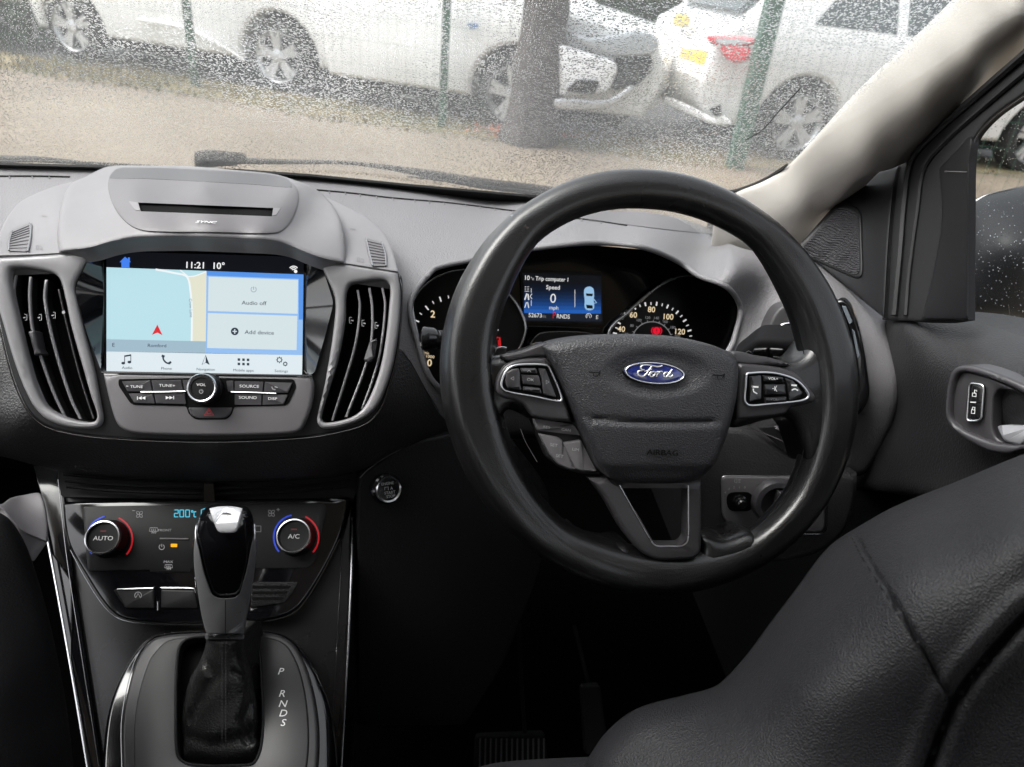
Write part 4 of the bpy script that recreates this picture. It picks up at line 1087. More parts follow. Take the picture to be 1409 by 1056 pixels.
dt('10', 725, 382.8, 6, sx=.95, off=.01); dt('°c', 732.5, 383.8, 4); dt('Trip computer 1', 760, 384.5, 5.6, sx=.86, off=.008)
dt('Speed', 761, 396, 5.6, sx=1, off=.008); dt('0', 761, 411.5, 12.5, sx=1.0, off=.0); dt('mph', 762, 424, 5.2, sx=1)
dt('52673', 736.5, 434.5, 5.6, sx=.95, off=.006); dt('mls', 747.5, 435.5, 4.2, M_numd, 1); dt('P', 762.5, 434.5, 8, M_nred, .8); dt('RNDS', 775, 436, 5.8, sx=.86, off=.008); dt('E', 821.5, 437, 5)
ribbons('display_icons', [[(722, 395), (724, 395)], [(722, 398), (724, 398)], [(725.5, 395), (728, 395)], [(725.5, 398), (728, 398)], [(722, 401), (728, 401)],
    {'p': [(722, 413), (725, 404)], 'w': 1.8}, {'p': [(726.5, 405), (727.5, 413)], 'w': 1.8}, {'p': [(732, 404.5), (729.5, 408), (732, 411.5)], 'w': 1}, [(731, 397), (731, 403)], [(731, 413), (731, 421)],
    {'p': [(722, 424), (724.5, 416)], 'w': 1.2}, {'p': [(726, 416), (727.5, 424)], 'w': 1.2}, [(791, 399), (791, 423)], [(812, 438), (809.5, 432), (807, 438)], ell(810, 435.5, 3.8, n=12, a0=-200, a1=20)], CL, M_numw, scr, .7, .0026)
M_car = lit('car_icon_blue', (150, 190, 225))
dflat('car_icon', spl([(811, 394.5), (816, 397), (817.5, 404), (817, 414), (817.5, 424), (814, 427), (807, 426.5), (804.5, 423), (804.5, 413), (803.5, 403), (805, 397)], 4), M_car, .0018)
dflat('car_icon_glass', [(806, 404), (816, 404.5), (815, 408), (807, 407.5)], M_dialface, .0024); dflat('car_icon_glass', [(806.5, 419.5), (815.5, 420.5), (815.5, 425), (807.5, 424.5)], M_dialface, .0024)
ribbons('car_icon_door', [{'p': [(817, 412), (821, 417), (817, 417.5)], 'w': 1.3}], CL, M_car, scr, 1, .0024)
line('display_ledge', [(724, 449), (770, 450), (826, 452)], CL, M_btn, tc_, 1.2, .003)
# small lower gauge housing
line('gauge_hood', [(728, 478), (735, 466), (743, 459.5), (760, 457), (790, 457), (812, 459), (824, 464)], CL, M_chromed, tc_, 2.0, .012)
shell('gauge_face', spl([(728, 490), (735, 467), (745, 460), (790, 458), (824, 465), (830, 490)], 5), CL, M_dialface, tc_, .003, h=.002)
ribbons('gauge_mark', [{'p': [(732, 475), (739, 472.5)], 'w': 2}, [(742, 473), (745, 471)]], CL, M_num, tc_, 1, .004)

# ================================================================ steering wheel
WP = (893, 526, .62)
WH = Pl(WP, n=Vector((0.02, -math.cos(R_(27)), math.sin(R_(27)))))
tsw = thing('steering_wheel', 'black leather three-spoke steering wheel with blue oval badge on its airbag cover', 'steering wheel', WH.at(893, 526, -.05))
PW = WH.px(893, 526)
RAD = [(0, 25.5), (25, 24), (38, 22.5), (55, 29), (75, 33), (90, 33.5), (110, 31), (126, 26.5), (148, 25), (165, 29), (180, 32), (198, 31), (212, 28), (235, 33), (255, 36), (270, 35), (285, 33), (303, 31), (321, 24), (338, 24), (360, 25.5)]
def rimpt(a, inset=None):
    r = np.interp(a % 360, [q[0] for q in RAD], [q[1] for q in RAD])
    rx, ry = 284.5, 289.5
    t = R_(a); c, s = math.sin(t), -math.cos(t)
    k = (1+.032*math.cos(2*(t-math.pi/2-R_(50))))/math.sqrt((c/(rx-r))**2+(s/(ry-r))**2)
    return 893+c*k, 526+s*k, r
NR = 120; P = []; rr = []
for i in range(NR):
    x, y, r = rimpt(i*360/NR); P.append(WH.at(x, y, -.004)); rr.append(r*PW*1.0)
rr = list(np.convolve(rr*3, np.ones(5)/5, 'same')[NR:2*NR])
def rim_sect(i, a):
    g_ = i*360/NR
    d_ = min(abs(g_-93), abs(g_-266))
    p = 2.15+.75*max(0, min(1, (60-d_)/14))
    return 1/(abs(math.cos(a+.35*math.sin(a)))**p+abs(math.sin(a+.35*math.sin(a)))**p)**(1/p)*(1-.012*(p-2))
tube('rim', P, rr, M_leather, tsw, True, 40, sharp=80, fn=WH.n, sect=rim_sect)
for a_, m_ in ((37.5, M_chromed), (320.5, M_chromed), (148.5, M_void), (212, M_void)):
    q = []; c0 = rimpt(a_)
    x0, y0, r0 = rimpt(a_-.35); x1, y1, r1 = rimpt(a_+.35)
    tube('rim_seam', [WH.at(x0, y0, -.004), WH.at(x1, y1, -.004)], [r0*PW*1.02+.0001]*2, m_, tsw, False, 28, sharp=80)
for lo_, hi_ in ((40, 146), (214, 318)):   # stitching on the inner edge
    V = []; Fc = []
    pts = []
    for i in range(int((hi_-lo_)*1.1)):
        a_ = lo_+i/1.1; x, y, r = rimpt(a_); t = R_(a_); c, s = math.sin(t), -math.cos(t)
        p = WH.at(x-c*r*.93, y-s*r*.93, .002)
        d = (WH.at(x+s, y-c, 0)-WH.at(x, y, 0)).normalized()
        pts.append((p, d))
    for p, d in pts:
        b = len(V); u = WH.n
        for q in (p-d*.0013, p+d*.0013): V += [q+u*.0006, q-u*.0006, q+d.cross(u)*.0007]
        Fc += [[b, b+3, b+5, b+2], [b+1, b+2, b+5, b+4], [b, b+1, b+4, b+3]]
    s_ = link('stitching', meshof(V, Fc), M_btnk, tsw, 0); s_['kind'] = 'stuff'
# leather of the side spokes
lsp = spl([(640, 452), (655, 474), (672, 489), (700, 487), (735, 478), (757, 472), (768, 500), (790, 560), (790, 580), (730, 578), (716, 570), (700, 566), (690, 585), (684, 620), (672, 640), (650, 600), (636, 540)], 6)
shell('side_spoke', lsp, WH, M_leather, tsw, .03, (16, .011), h=.010, step=6, sharp=70)
rsp = spl([(1140, 450), (1112, 488), (1095, 497), (1060, 494), (1020, 484), (1008, 500), (1006, 560), (1010, 590), (1060, 580), (1085, 576), (1100, 590), (1112, 620), (1120, 640), (1150, 600), (1150, 520)], 6)
shell('side_spoke', rsp, WH, M_leather, tsw, .03, (16, .011), h=.010, step=6, sharp=70)
# satin spoke trims
lt_ = spl([(754, 493, 1), (730, 493), (706, 497), (692, 506), (683, 524), (683, 540), (692, 548), (708, 552), (720, 558), (728, 568), (735, 575), (788, 582, 1), (776, 545)], 6)
shell('spoke_trim', lt_, WH, M_spoke, tsw, .01, (5, .004), h=.016)
rt_ = spl([(1017, 500, 1), (1045, 502), (1075, 506), (1097, 514), (1112, 530), (1123, 545), (1122, 553), (1108, 558), (1090, 562), (1080, 571), (1050, 575), (1014, 579, 1), (1014, 540)], 6)
shell('spoke_trim', rt_, WH, M_spoke, tsw, .01, (5, .004), h=.016)
shell('spoke_cap', spl([(690, 490), (715, 484), (757, 472), (768, 492), (740, 491), (700, 497)], 5), WH, M_spoke, tsw, .01, (4, .003), h=.0135)
shell('spoke_cap', spl([(1008, 484), (1040, 489), (1068, 494), (1090, 503), (1060, 503), (1012, 500)], 5), WH, M_spoke, tsw, .01, (4, .003), h=.0135)
lb = spl([(706, 504), (720, 502), (752, 503), (757, 509), (773, 548), (770, 552.5), (735, 546), (696, 538.5), (690, 532), (692, 520), (698, 509)], 6)
rb = spl([(1030, 514), (1060, 513), (1086, 519), (1100, 527), (1112, 542), (1111, 548), (1100, 552), (1060, 556), (1031, 558), (1025, 552), (1026, 530), (1027, 516)], 6)
for o_, w_ in ((lb, 0), (rb, 1)):
    pad = shell('button_pad', scl(o_, .97), WH, M_void, tsw, .003, h=.0168)
    tube('pad_bezel', [WH.at(x, y, .018) for x, y in o_], .0011, M_chrome, pad, True, 8)
    if not w_:
        B = [([(697, 513), (705, 508), (714, 507), (716, 514), (716, 530), (718, 537), (698, 534), (695, 525)], '◁', (705, 521)), ([(716, 507), (738, 507), (740, 514), (718, 513.5)], '^', (728, 511)), ([(717.5, 516), (742, 517), (745, 531), (720, 529)], 'OK', (730, 523)),
             ([(720, 532), (744, 534.5), (746, 542), (720, 538)], 'v', (731, 536)), ([(741, 507), (751, 508), (766, 547), (748, 543), (745, 520)], '▷', (753.5, 526))]
    else:
        B = [([(1032, 518), (1048, 516.5), (1049, 550), (1032, 553)], 'tel', (1040, 537)), ([(1050, 516.5), (1078, 519), (1080, 527), (1051, 526)], 'VOL+', (1064, 521.5)), ([(1052, 529), (1081, 529), (1083, 543), (1053, 544)], 'mic', (1066, 535)),
             ([(1052, 547), (1083, 546), (1084, 553), (1053, 555)], 'VOL-', (1066, 550)), ([(1080, 519.5), (1092, 524), (1105, 541), (1103, 548), (1087, 552), (1084, 530)], 'end', (1093, 535))]
    for pts, s, c in B:
        bt = shell('button', rpoly(pts, 2), WH, M_spoke if not w_ else M_lock, pad, .004, (2.2, .0016), h=.0200)
        x, y = c; mk_ = M_grey if not w_ else M_white
        if s in ('OK', 'VOL+', 'VOL-'): text('lettering', s, x, y, 4 if s == 'OK' else 3.2, WH, mk_ if s != 'VOL-' else M_dim, bt, 4 if not w_ else 2, .0203, sx=1.2)
        else:
            st = {'◁': [[(x+2, y-2.5), (x-2, y), (x+2, y+2.5), (x+2, y-2.5)]], '▷': [[(x-2, y-2.5), (x+2, y), (x-2, y+2.5), (x-2, y-2.5)]], '^': [[(x-2.5, y+1.2), (x, y-1.5), (x+2.5, y+1.2)]], 'v': [[(x-2.5, y-1), (x, y+1.2), (x+2.5, y-1)]],
                  'tel': [{'p': spl([(x-4, y-1), (x-2.5, y+2.5), (x+2, y+5)], 4, False), 'w': 1.6}, {'p': [(x-4.5, y-1.2), (x-2.5, y-.8)], 'w': 2}, [(x-5, y-6), (x-5, y-3)], {'p': [(x-3.5, y-4.6), (x+3.5, y-4.2)], 'w': 2.4}],
                  'mic': [[(x-3, y), (x-1, y)], [(x, y-3), (x, y+3)], [(x+3, y-4), (x+1.2, y-1), (x+1.2, y+1), (x+3, y+4)]],
                  'end': [{'p': spl([(x-3.5, y+2.5), (x, y+.5), (x+5, y+2.5)], 4, False), 'w': 1.8}, {'p': [(x-4, y-5), (x+3.5, y-4.2)], 'w': 2.4}]}[s]
            ribbons('button_mark', st, WH, mk_ if s != 'v' else M_dim, bt, .8, .0203)
# cruise control buttons under the left spoke
M_cruise = mat('cruise_button_grey', (.11, .105, .11), .42, bump=('noise', 1500, .06, .0003))
cr_ = [([(733, 576), (790, 585), (800, 600), (739, 593)], [('RES', (752, 588), 3.6), ('CAN', (779, 592), 3.6)]), ([(741, 597), (768, 602), (774, 606), (794, 647), (784, 647), (768, 640), (757, 627)], [('SET', (762, 613), 4), ('SET', (770, 628), 4)]),
       ([(774, 610), (800, 606), (822, 650), (800, 649), (792, 646)], [('LIM', (792, 619), 3.8)])]
shell('cruise_backing', rpoly([(729, 572), (800, 582), (828, 655), (800, 653), (770, 644), (752, 630)], 5), WH, M_matt, tsw, .012, (3, .003), h=.004)
for pts, L_ in cr_:
    cb = shell('cruise_button', rpoly(pts, 3), WH, M_cruise, tsw, .008, (3, .0025), h=.009)
    for s, c, hh in L_: text('lettering', s, c[0], c[1], hh, WH, M_grey, cb, 8, .0094, sx=1.2)
ribbons('marks', [{'p': [(764, 619), (765.5, 621)], 'w': 2}, [(796, 634), (801, 640), (797, 641), (796, 634)]], WH, M_dim, cb, 1, .0096)
line('paddle_edge', [(716, 590), (722, 606), (732, 624), (739, 636)], WH, M_chromed, tsw, 1.2, -.012)
# lower spoke with its opening
ls = spl([(812, 660, 1), (835, 690), (858, 730), (880, 758), (893, 767), (907, 772), (935, 772), (955, 770), (965, 762), (967, 745), (967, 660, 1)], 6)
lh = rpoly([(850, 655), (875, 700), (897, 744, 6), (904, 750, 4), (938, 750, 6), (946, 743, 5), (947, 700), (946, 655)], 2)
lh2 = rpoly([(852, 672), (875, 704), (898, 744, 5), (905, 750, 4), (938, 750, 5), (945.5, 742, 5), (946, 700), (946, 672)], 2)
shell('lower_spoke', ls, WH, M_spoke, tsw, .014, (6, .005), [lh2], h=.0155, hround=False)
line('lower_spoke_inlay', [(852, 668), (870, 700), (896, 745), (903, 751), (920, 751.5), (938, 751), (946, 744), (947, 710), (947, 668)], WH, M_chrome, tsw, 3.0, .0150)
shell('lower_boss', spl([(793, 732), (812, 745), (840, 752), (868, 752), (900, 790), (940, 792), (966, 765), (968, 740), (1000, 745), (1040, 735), (1050, 765), (980, 795), (880, 805), (800, 780)], 6), WH, M_leather, tsw, .03, (16, .014), h=.010, step=7, sharp=70)
# column shroud behind the hub
tco = thing('steering_column', 'black steering column shroud behind the wheel hub', 'steering column', WH.at(893, 560, -.2))
lathe('shroud', WH.at(893, 575, -.03), WH.n, [(.03, -.30), (.045, -.25), (.055, -.12), (.055, -.02), (.05, 0.0), (.03, .01)], M_matt, tco, 32)
# airbag cover
ab = spl([(750, 478, 1), (765, 470), (800, 463), (840, 460), (885, 460), (930, 463), (975, 472), (1005, 483), (1018, 493), (1021, 508), (1018, 545), (1010, 580), (998, 615), (985, 643), (972, 658), (950, 667), (905, 669), (860, 667), (838, 658), (826, 645), (815, 622), (800, 588), (783, 548), (766, 510), (754, 488)], 6)
def abh(x, y):
    h_ = 0
    u = (x-893)/130; v = (y-565)/105
    h_ += .010*max(0, 1-u*u*.8)*max(0, 1-v*v*.6)
    yc = 577+3*math.cos((x-893)/60)+.03*(x-893)
    if abs(x-893) < 92: h_ -= .0028*math.exp(-((y-yc)/3.0)**2)*min(1, (92-abs(x-893))/14)
    if y > yc and abs(x-893) < 95: h_ += .0015*min(1, (y-yc)/8)*max(0, 1-(y-yc)/70)
    yd = 638
    h_ -= .0035*max(0, min(1, (y-yd)/14))
    d = math.hypot((x-901)/66, (y-513)/29)
    if d < 1.15: h_ -= .0040*max(0, min(1, (1.15-d)/.40))
    return h_
abc = shell('airbag_cover', ab, WH, M_airbag, tsw, .035, (15, .012), h=.026, hf=abh, step=4.2, sharp=60)
BG = Pl((901, 514, 1), n=WH.n); BG.c = WH.c+.026+.0068
bd = shell('badge', ell(901, 514, 43.5, 16.8, 4.5, 56), BG, mat('badge_black', (.003, .003, .004), .3), tsw, .008, (3, .002), h=.0005)
bb = shell('badge_field', ell(901, 513.6, 41, 15, 4.5, 56), BG, mat('badge_navy', (.010, .022, .16), .12, coat=1, spec=.8), bd, .002, (4, .0006), h=.0022, dome=.0012)
BGh = .0036
def btube(name, pts, w, n=8):
    pp = spl(pts, n, False); k = BG.px(901, 514)
    W_ = [p[2] if len(p) > 2 else w for p in pts]
    ww = np.interp(np.linspace(0, 1, len(pp)), np.linspace(0, 1, len(W_)), W_)
    tube(name, [BG.at(x, y, BGh) for x, y in pp], [max(.25, q)*k/2 for q in ww], M_badgech, bd, seg=8, flat=.5, fn=BG.n)
M_badgech = mat('badge_silver', (.80, .81, .84), .18, metal=.9)
eo = ell(901, 513.8, 40.2, 14.0, 4.5, 64)
tube('badge_ring', [BG.at(x, y, .0030) for x, y in eo], .0006, M_badgech, bd, True, 8)
Q = lambda X, Y: (840+X/10.064, 470+Y/10.064)   # traced from an enlargement of the lettering
def tr(L, w): return [Q(*p) for p in L], w
def script(L, w):
    pp = [Q(*p[:2]) for p in L]; q = spl(pp, 8, False); k = BG.px(901, 514)
    tube('badge_script', [BG.at(x, y, BGh+.0003) for x, y in q], [w*k/2]*len(q), M_badgech, bd, seg=8, flat=.5, fn=BG.n)
script([(470, 395), (440, 395), (420, 368), (440, 338), (500, 328), (580, 340), (650, 352), (700, 345), (718, 335)], 2.0)
script([(575, 342), (560, 370), (525, 415), (495, 455), (460, 482), (415, 485), (382, 465), (378, 435), (400, 412), (440, 405)], 2.2)
script([(470, 418), (520, 402), (575, 388)], 1.5)
script([(530, 470), (560, 430), (600, 420)], 1.8)
script([(610, 420), (575, 430), (548, 462), (552, 486), (585, 488), (615, 462), (622, 430), (610, 420), (640, 428), (662, 418)], 2.0)
script([(662, 415), (652, 452), (638, 490)], 2.0)
script([(652, 455), (680, 425), (712, 416), (722, 428)], 1.9)
script([(800, 432), (770, 430), (742, 455), (742, 488), (772, 494), (805, 460), (858, 388)], 2.0)
script([(850, 395), (820, 450), (808, 488), (830, 496), (868, 470)], 1.9)
text('lettering', 'AIRBAG', 912, 623.5, 7.2, BG, M_void, abc, 2.0, .0034, sx=1.22, off=.012)
for x, y, s_ in ((818, 514, 1), (989, 518, -1)):
    ribbons('horn_mark', [{'p': [(x-8, y-2), (x-3, y-1), (x+3, y-1), (x+8, y-2.5)], 'w': 1.4}, [(x-2, y), (x-1, y+4), (x+4, y+4), (x+7, y-1)], [(x+8, y-4), (x+7, y+4)]], BG, M_void, abc, 1.1, .0014)
# gear shift paddle
tpd = thing('shift_paddle', 'small silver-edged shift paddle behind the left spoke', 'shift paddle', WH.at(690, 488, -.03))
shell('paddle', rpoly([(678, 500), (681, 480), (688, 477), (697, 478), (697, 492), (700, 500)], 3), WH, M_btn, tpd, .008, (3, .002), h=-.014)
line('paddle_edge', [(679, 492), (683, 480.5), (690, 478), (697, 479)], WH, M_chrome, tpd, 2, -.012)

# column stalks
ST = Pl((600, 465, .70), n=Vector((0.25, -.93, .3)))
tst = thing('indicator_stalk', 'black indicator stalk with blunt end left of the steering wheel rim', 'column stalk', ST.at(640, 470))
def stalk_tube(name, pts, mt, par):
    P = [U(x, y, d) for x, y, d, r in pts]; rr = [r*d/F for x, y, d, r in pts]
    k = 5; PP = []; RR = []
    for i in range(len(P)-1):
        for j in range(k):
            t = j/k; PP.append(P[i].lerp(P[i+1], t)); t2 = t*t*(3-2*t); RR.append(rr[i]*(1-t2)+rr[i+1]*t2)
    PP.append(P[-1]); RR.append(rr[-1])
    return tube(name, PP, RR, mt, par, seg=24, sharp=55)
stalk_tube('stalk_end', [(581, 466, .672, 14), (583, 466, .672, 16.5), (592, 466, .676, 16), (600, 467, .68, 13.5)], M_lock, tst)
stalk_tube('stalk_shaft', [(596, 467, .68, 13.5), (618, 470, .69, 14.5), (650, 474, .71, 17), (668, 482, .73, 15), (690, 495, .76, 12)], M_btnk, tst)
ribbons('stalk_mark', [{'p': [(672, 478), (676, 484)], 'w': 2.0}], Pl((672, 478, .70), n=ST.n), M_white, tst, 1, .0)
twp = thing('wiper_stalk', 'black wiper control stalk with rotary switches right of the wheel hub', 'column stalk', U(1060, 485, .72))
SR = Pl((1030, 490, .70), (1118, 484, .665), (1060, 510, .70))
body_ = spl([(1006, 500), (1022, 484), (1040, 471), (1052, 469), (1080, 470), (1106, 470), (1114, 474), (1117, 484), (1115, 494), (1107, 500), (1080, 504), (1030, 508)], 6)
shell('stalk_body', body_, SR, mat('stalk_black', (.008, .008, .009), .7, spec=.15), twp, .02, (8, .005), h=.002, sharp=60)
for pts in ([(1036, 482), (1056, 480.5), (1060, 500), (1030, 496)], [(1057.5, 480.5), (1079, 482), (1081, 502), (1061, 501)], [(1080.5, 483), (1089, 484), (1095, 492), (1092, 501), (1083, 502)]):
    shell('rotary_switch', rpoly(pts, 3), SR, M_lock, twp, .006, (3, .002), h=.0055)
ribbons('stalk_marks', [[(1024, 487), (1030, 483), (1034, 485)], [(1064, 491), (1074, 492)], {'p': [(1084, 492), (1092, 493)], 'w': 2.2}, [(1084, 496), (1091, 497)], [(1110, 476), (1113, 478)], [(1110, 482), (1114, 483)], [(1110, 488), (1113, 489)]], SR, M_grey, twp, 1, .0062)
# ================================================================ climate panel and console
def dX(px, py, X):
    return X/ray(px, py).x
CON = Pl((290, 700, .805), (60, 700, .79), (290, 1050, .715))
M_cons = mat('console_satin_black', (.010, .0098, .011), .32, bump=('noise', 1300, .07, .0003), var=.07, metal=.25)
tcn = thing('centre_console', 'dark satin centre console with chrome side strips running down from the dashboard', 'centre console', CON.at(290, 1080, -.05))
shell('console_body', spl([(80, 640, 1), (500, 640, 1), (486, 700), (483, 800), (473, 960), (466, 1110, 1), (142, 1110, 1), (118, 960), (98, 800)], 6), CON, M_cons, tcn, .10, (4, .004), h=0)
shell('side_strip', [(44, 640), (80, 640), (100, 800), (146, 1110), (126, 1110), (96, 925), (70, 762), (58, 690)], CON, M_piano, tcn, .08, (3, .003), h=.006)
shell('side_strip', [(500, 640), (486, 700), (482, 800), (456, 1110), (466, 1110), (486, 800), (492, 690), (512, 640)], CON, M_piano, tcn, .08, (2, .002), h=.006)
line('chrome_strip', [(60, 715), (67, 750), (82, 830), (103, 950), (128, 1100)], CON, M_chrome, tcn, 3.2, .008)
line('chrome_strip', [(485, 712), (483.5, 790), (477, 930), (468, 1080)], CON, M_chrome, tcn, 2.6, .008)
line('strip_edge', [(80, 660), (91, 760), (112, 900), (140, 1080)], CON, M_chromed, tcn, 1.0, .007)
line('strip_edge', [(472, 690), (468, 800), (460, 950), (452, 1090)], CON, M_chromed, tcn, 1.0, .003)
ENDC = Sf([(0, 694, .66), (58, 680, .70), (68, 745, .665), (0, 700, .65), (30, 684, .70), (40, 736, .655), (-60, 690, .66), (-60, 640, .72), (58, 640, .75)])
shell('end_cap', spl([(-60, 672, 1), (0, 694), (14, 686), (30, 682), (57, 681), (66, 745), (52, 741), (32, 732), (14, 715), (0, 700), (-60, 690, 1)], 5), ENDC, M_cowl2, tcn, .02, (3, .003))
# climate control unit
tcl = thing('climate_control_panel', 'glossy black climate control panel with two chrome ringed dials behind the gear lever', 'climate control', LOWD.at(290, 850))
cl_out = spl([(86, 690, 1), (480, 684, 1), (476, 705), (467, 740), (440, 793), (412, 834), (392, 847), (350, 855), (275, 858), (196, 856), (163, 849), (143, 831), (118, 793), (95, 752), (88, 720)], 6)
shell('panel', cl_out, LOWD, M_piano, tcl, .03, (4, .004), h=.004)
line('panel_edge', [(467, 742), (440, 795), (413, 836), (392, 849), (350, 857), (275, 860), (196, 858), (163, 851), (143, 834), (118, 796), (97, 757)], LOWD, M_chromed, tcl, 1.3, .003)
shell('button_field', rpoly([(113, 697), (446, 692), (450, 702), (434, 772), (424, 782), (120, 786)], 6), LOWD, M_btnk, tcl, .003, (2, .001), h=.0055)
M_arcb = mat('arc_blue', (.01, .03, .25), .5, emi=(lin(40, 70, 205), .30)); M_arcr = mat('arc_red', (.22, .006, .01), .5, emi=(lin(190, 25, 35), .28))
def cdial(cx, cy, r, s, off=0):
    n = LOWD.n; p = LOWD.at(cx, cy, .004); k = LOWD.px(cx, cy)
    d = lathe('temperature_dial', p, n, [(r*1.12*k, .002), (r*1.08*k, .008), (r*1.0*k, .017), (r*.93*k, .0185), (r*.86*k, .018), (r*.84*k, .016), (0, .0155)], M_btnk, tcl, 56)
    lathe('chrome_ring', p, n, [(r*.87*k, .0172), (r*.90*k, .0192), (r*.97*k, .0190), (r*1.01*k, .0165), (r*1.0*k, .0155)], M_chrome, d, 56)
    T = Pl((cx, cy, 1), n=n); T.c = n.dot(p)+.0160; q = proj(p+n*.016)
    text('lettering', s, q[0], q[1]+1, 6.0, T, M_white, d, 0, .0003, sx=1.15)
    ribbons('indicator_mark', [{'p': [(q[0]-4, q[1]-9), (q[0]+4, q[1]-9)], 'w': 2}], T, mat('dull_red', (.12, .01, .01), .5), d, 1, .0003)
    shell('cold_arc', ell(cx-1, cy, r*1.27, r*1.27, a0=140, a1=258, n=24)+ell(cx-1, cy, r*1.36, r*1.36, a0=258, a1=140, n=24), LOWD, M_arcb, tcl, .0004, h=.0060)
    shell('warm_arc', ell(cx-1, cy, r*1.27, r*1.27, a0=-66, a1=42, n=24)+ell(cx-1, cy, r*1.36, r*1.36, a0=42, a1=-66, n=24), LOWD, M_arcr, tcl, .0004, h=.0060)
cdial(151.5, 742, 24, 'AUTO'); cdial(408.5, 739.5, 23.5, 'A/C')
M_cyan = lit('lcd_cyan', (95, 205, 235)); M_amber = lit('led_amber', (255, 170, 20), 1.3)
H6 = .0062
def dig(x, y, segs, w=5.2, h_=9.5):
    S7 = {'a': [(0, 0), (1, 0)], 'b': [(1, 0), (1, .5)], 'c': [(1, .5), (1, 1)], 'd': [(0, 1), (1, 1)], 'e': [(0, .5), (0, 1)], 'f': [(0, 0), (0, .5)], 'g': [(0, .5), (1, .5)]}
    return [[(x+a*w, y+b*h_) for a, b in S7[s]] for s in segs]
dd_ = dig(240, 702, 'abged')+dig(247.5, 702, 'abcdef')+dig(255.5, 702, 'abcdef')+[ell(264.5, 704, 1.2, n=8)+[ell(264.5, 704, 1.2, n=8)[0]]]+dig(267, 704.5, 'afed', 3, 7)+[[(277, 711), (277, 702), (282, 700)]]
ribbons('temperature_readout', dd_, LOWD, M_cyan, tcl, 1.25, H6)
def fan(x, y): return [ell(x+3*math.cos(R_(a)), y+3*math.sin(R_(a)), 2.4, 1.8, a, 10)+[ell(x+3*math.cos(R_(a)), y+3*math.sin(R_(a)), 2.4, 1.8, a, 10)[0]] for a in (45, 135, 225, 315)]
scr_ = [(-5, -3), (5, -3), (6, 1.5), (0, 3), (-6, 1.5), (-5, -3)]
def icon(x, y, k=1): return [[(x+a*k, y+b*k) for a, b in scr_]]+[[(x+q*k, y+5*k), (x+q*k+.7, y+2*k), (x+q*k-.7, y), (x+q*k, y-1.5*k)] for q in (-2.5, 0, 2.5)]
pw = lambda x, y: [ell(x, y, 3.6, n=12, a0=-60, a1=240), [(x, y-4.2), (x, y)]]
ribbons('printed_symbols', fan(192, 708)+[[(182, 703), (186, 703)]]+fan(373.5, 706.5)+[[(380.5, 701.5), (385, 701.5)], [(382.7, 699.3), (382.7, 703.7)]]+icon(211.5, 729.5)+icon(232, 780, .9)+pw(222.5, 753)+[[(352, 724), (359, 724), (359, 732), (352, 732)]], LOWD, M_grey, tcl, .85, H6)
text('lettering', 'FRONT', 226.5, 730, 3.2, LOWD, M_grey, tcl, 0, H6, sx=1.25); text('lettering', 'MAX', 231.5, 773.5, 3.4, LOWD, M_grey, tcl, 0, H6, sx=1.25)
shell('amber_light', rpoly([(235, 748.5), (243.5, 748.5), (243.5, 753), (235, 753)], .8), LOWD, M_amber, tcl, .0006, h=H6)
for pts, w_ in (([(220, 741.5), (259, 742)], 2.4), ([(161, 811), (211, 809.5)], 1.8), ([(221.5, 809), (262, 809.5), (267.5, 811), (269, 816)], 1.8)):
    line('silver_bar', pts, LOWD, M_chrome if w_ < 2 else M_cowl2, tcl, w_, .0062)
line('divider', [(217, 828), (217, 840)], LOWD, M_grey, tcl, 1.3, .006)
for pts in ([(155, 812), (212, 811), (212, 838), (172, 838)], [(221, 811), (268, 812), (272, 838), (221, 838)]): shell('lower_button', rpoly(pts, 3), LOWD, M_btnk, tcl, .003, (3, .0015), h=.0058)
for pts in ([(195, 722), (262, 722), (262, 739), (198, 739)], [(200, 744), (262, 744), (262, 764), (200, 764)], [(206, 768), (262, 768), (262, 788), (206, 788)], [(345, 722), (366, 722), (362, 756), (345, 756)]): shell('climate_button', rpoly(pts, 2.5), LOWD, M_btnk, tcl, .002, (2, .0012), h=.0060-.0008)
ribbons('printed_symbols', [ell(190, 819.5, 4.6, n=12, a0=-230, a1=50), [(187.5, 822), (190, 816.5), (192.5, 822)]], LOWD, M_grey, tcl, .85, .0065)
gr = shell('side_grille', rpoly([(345, 801), (410, 801), (403, 815), (391, 830), (345, 836)], 3), LOWD, M_lower, tcl, .004, (2, .001), h=.0056)
for y0, x1 in ((806, 400), (814, 396), (822, 390)): shell('grille_slot', rpoly([(347, y0), (x1, y0), (x1-3, y0+3.5), (347, y0+3.8)], 1.2), LOWD, M_void, gr, .001, h=.0062)
# gear selector surround
SHP = Pl((300, 880, .735), (180, 880, .73), (300, 1056, .655))
g_open = spl([(247, 892), (256, 881), (270, 877), (345, 876), (355, 889), (360, 950), (361.5, 997), (358, 1031), (349, 1050), (335, 1053), (267, 1053), (248, 1045), (243, 1031), (242, 980), (243, 929)], 6)
M_shift = mat('selector_plate_grey', (.013, .0125, .0135), .52, bump=('noise', 1800, .05, .0003), var=.05)
M_shift2 = mat('selector_ring', (.028, .027, .029), .38, metal=.2)
tsh = thing('gear_selector_surround', 'rounded grey selector plate with gear letters around the gaiter', 'selector plate', SHP.at(300, 1080))
shell('outer_bezel', spl([(137, 1110, 1), (138, 1040), (146, 976), (164, 926), (190, 886), (212, 871), (277, 865), (366, 865), (395, 872), (420, 895), (445, 945), (456, 992), (455, 1110, 1)], 8), SHP, M_piano, tsh, .04, (9, .010), [g_open], h=-.003, hround=False)
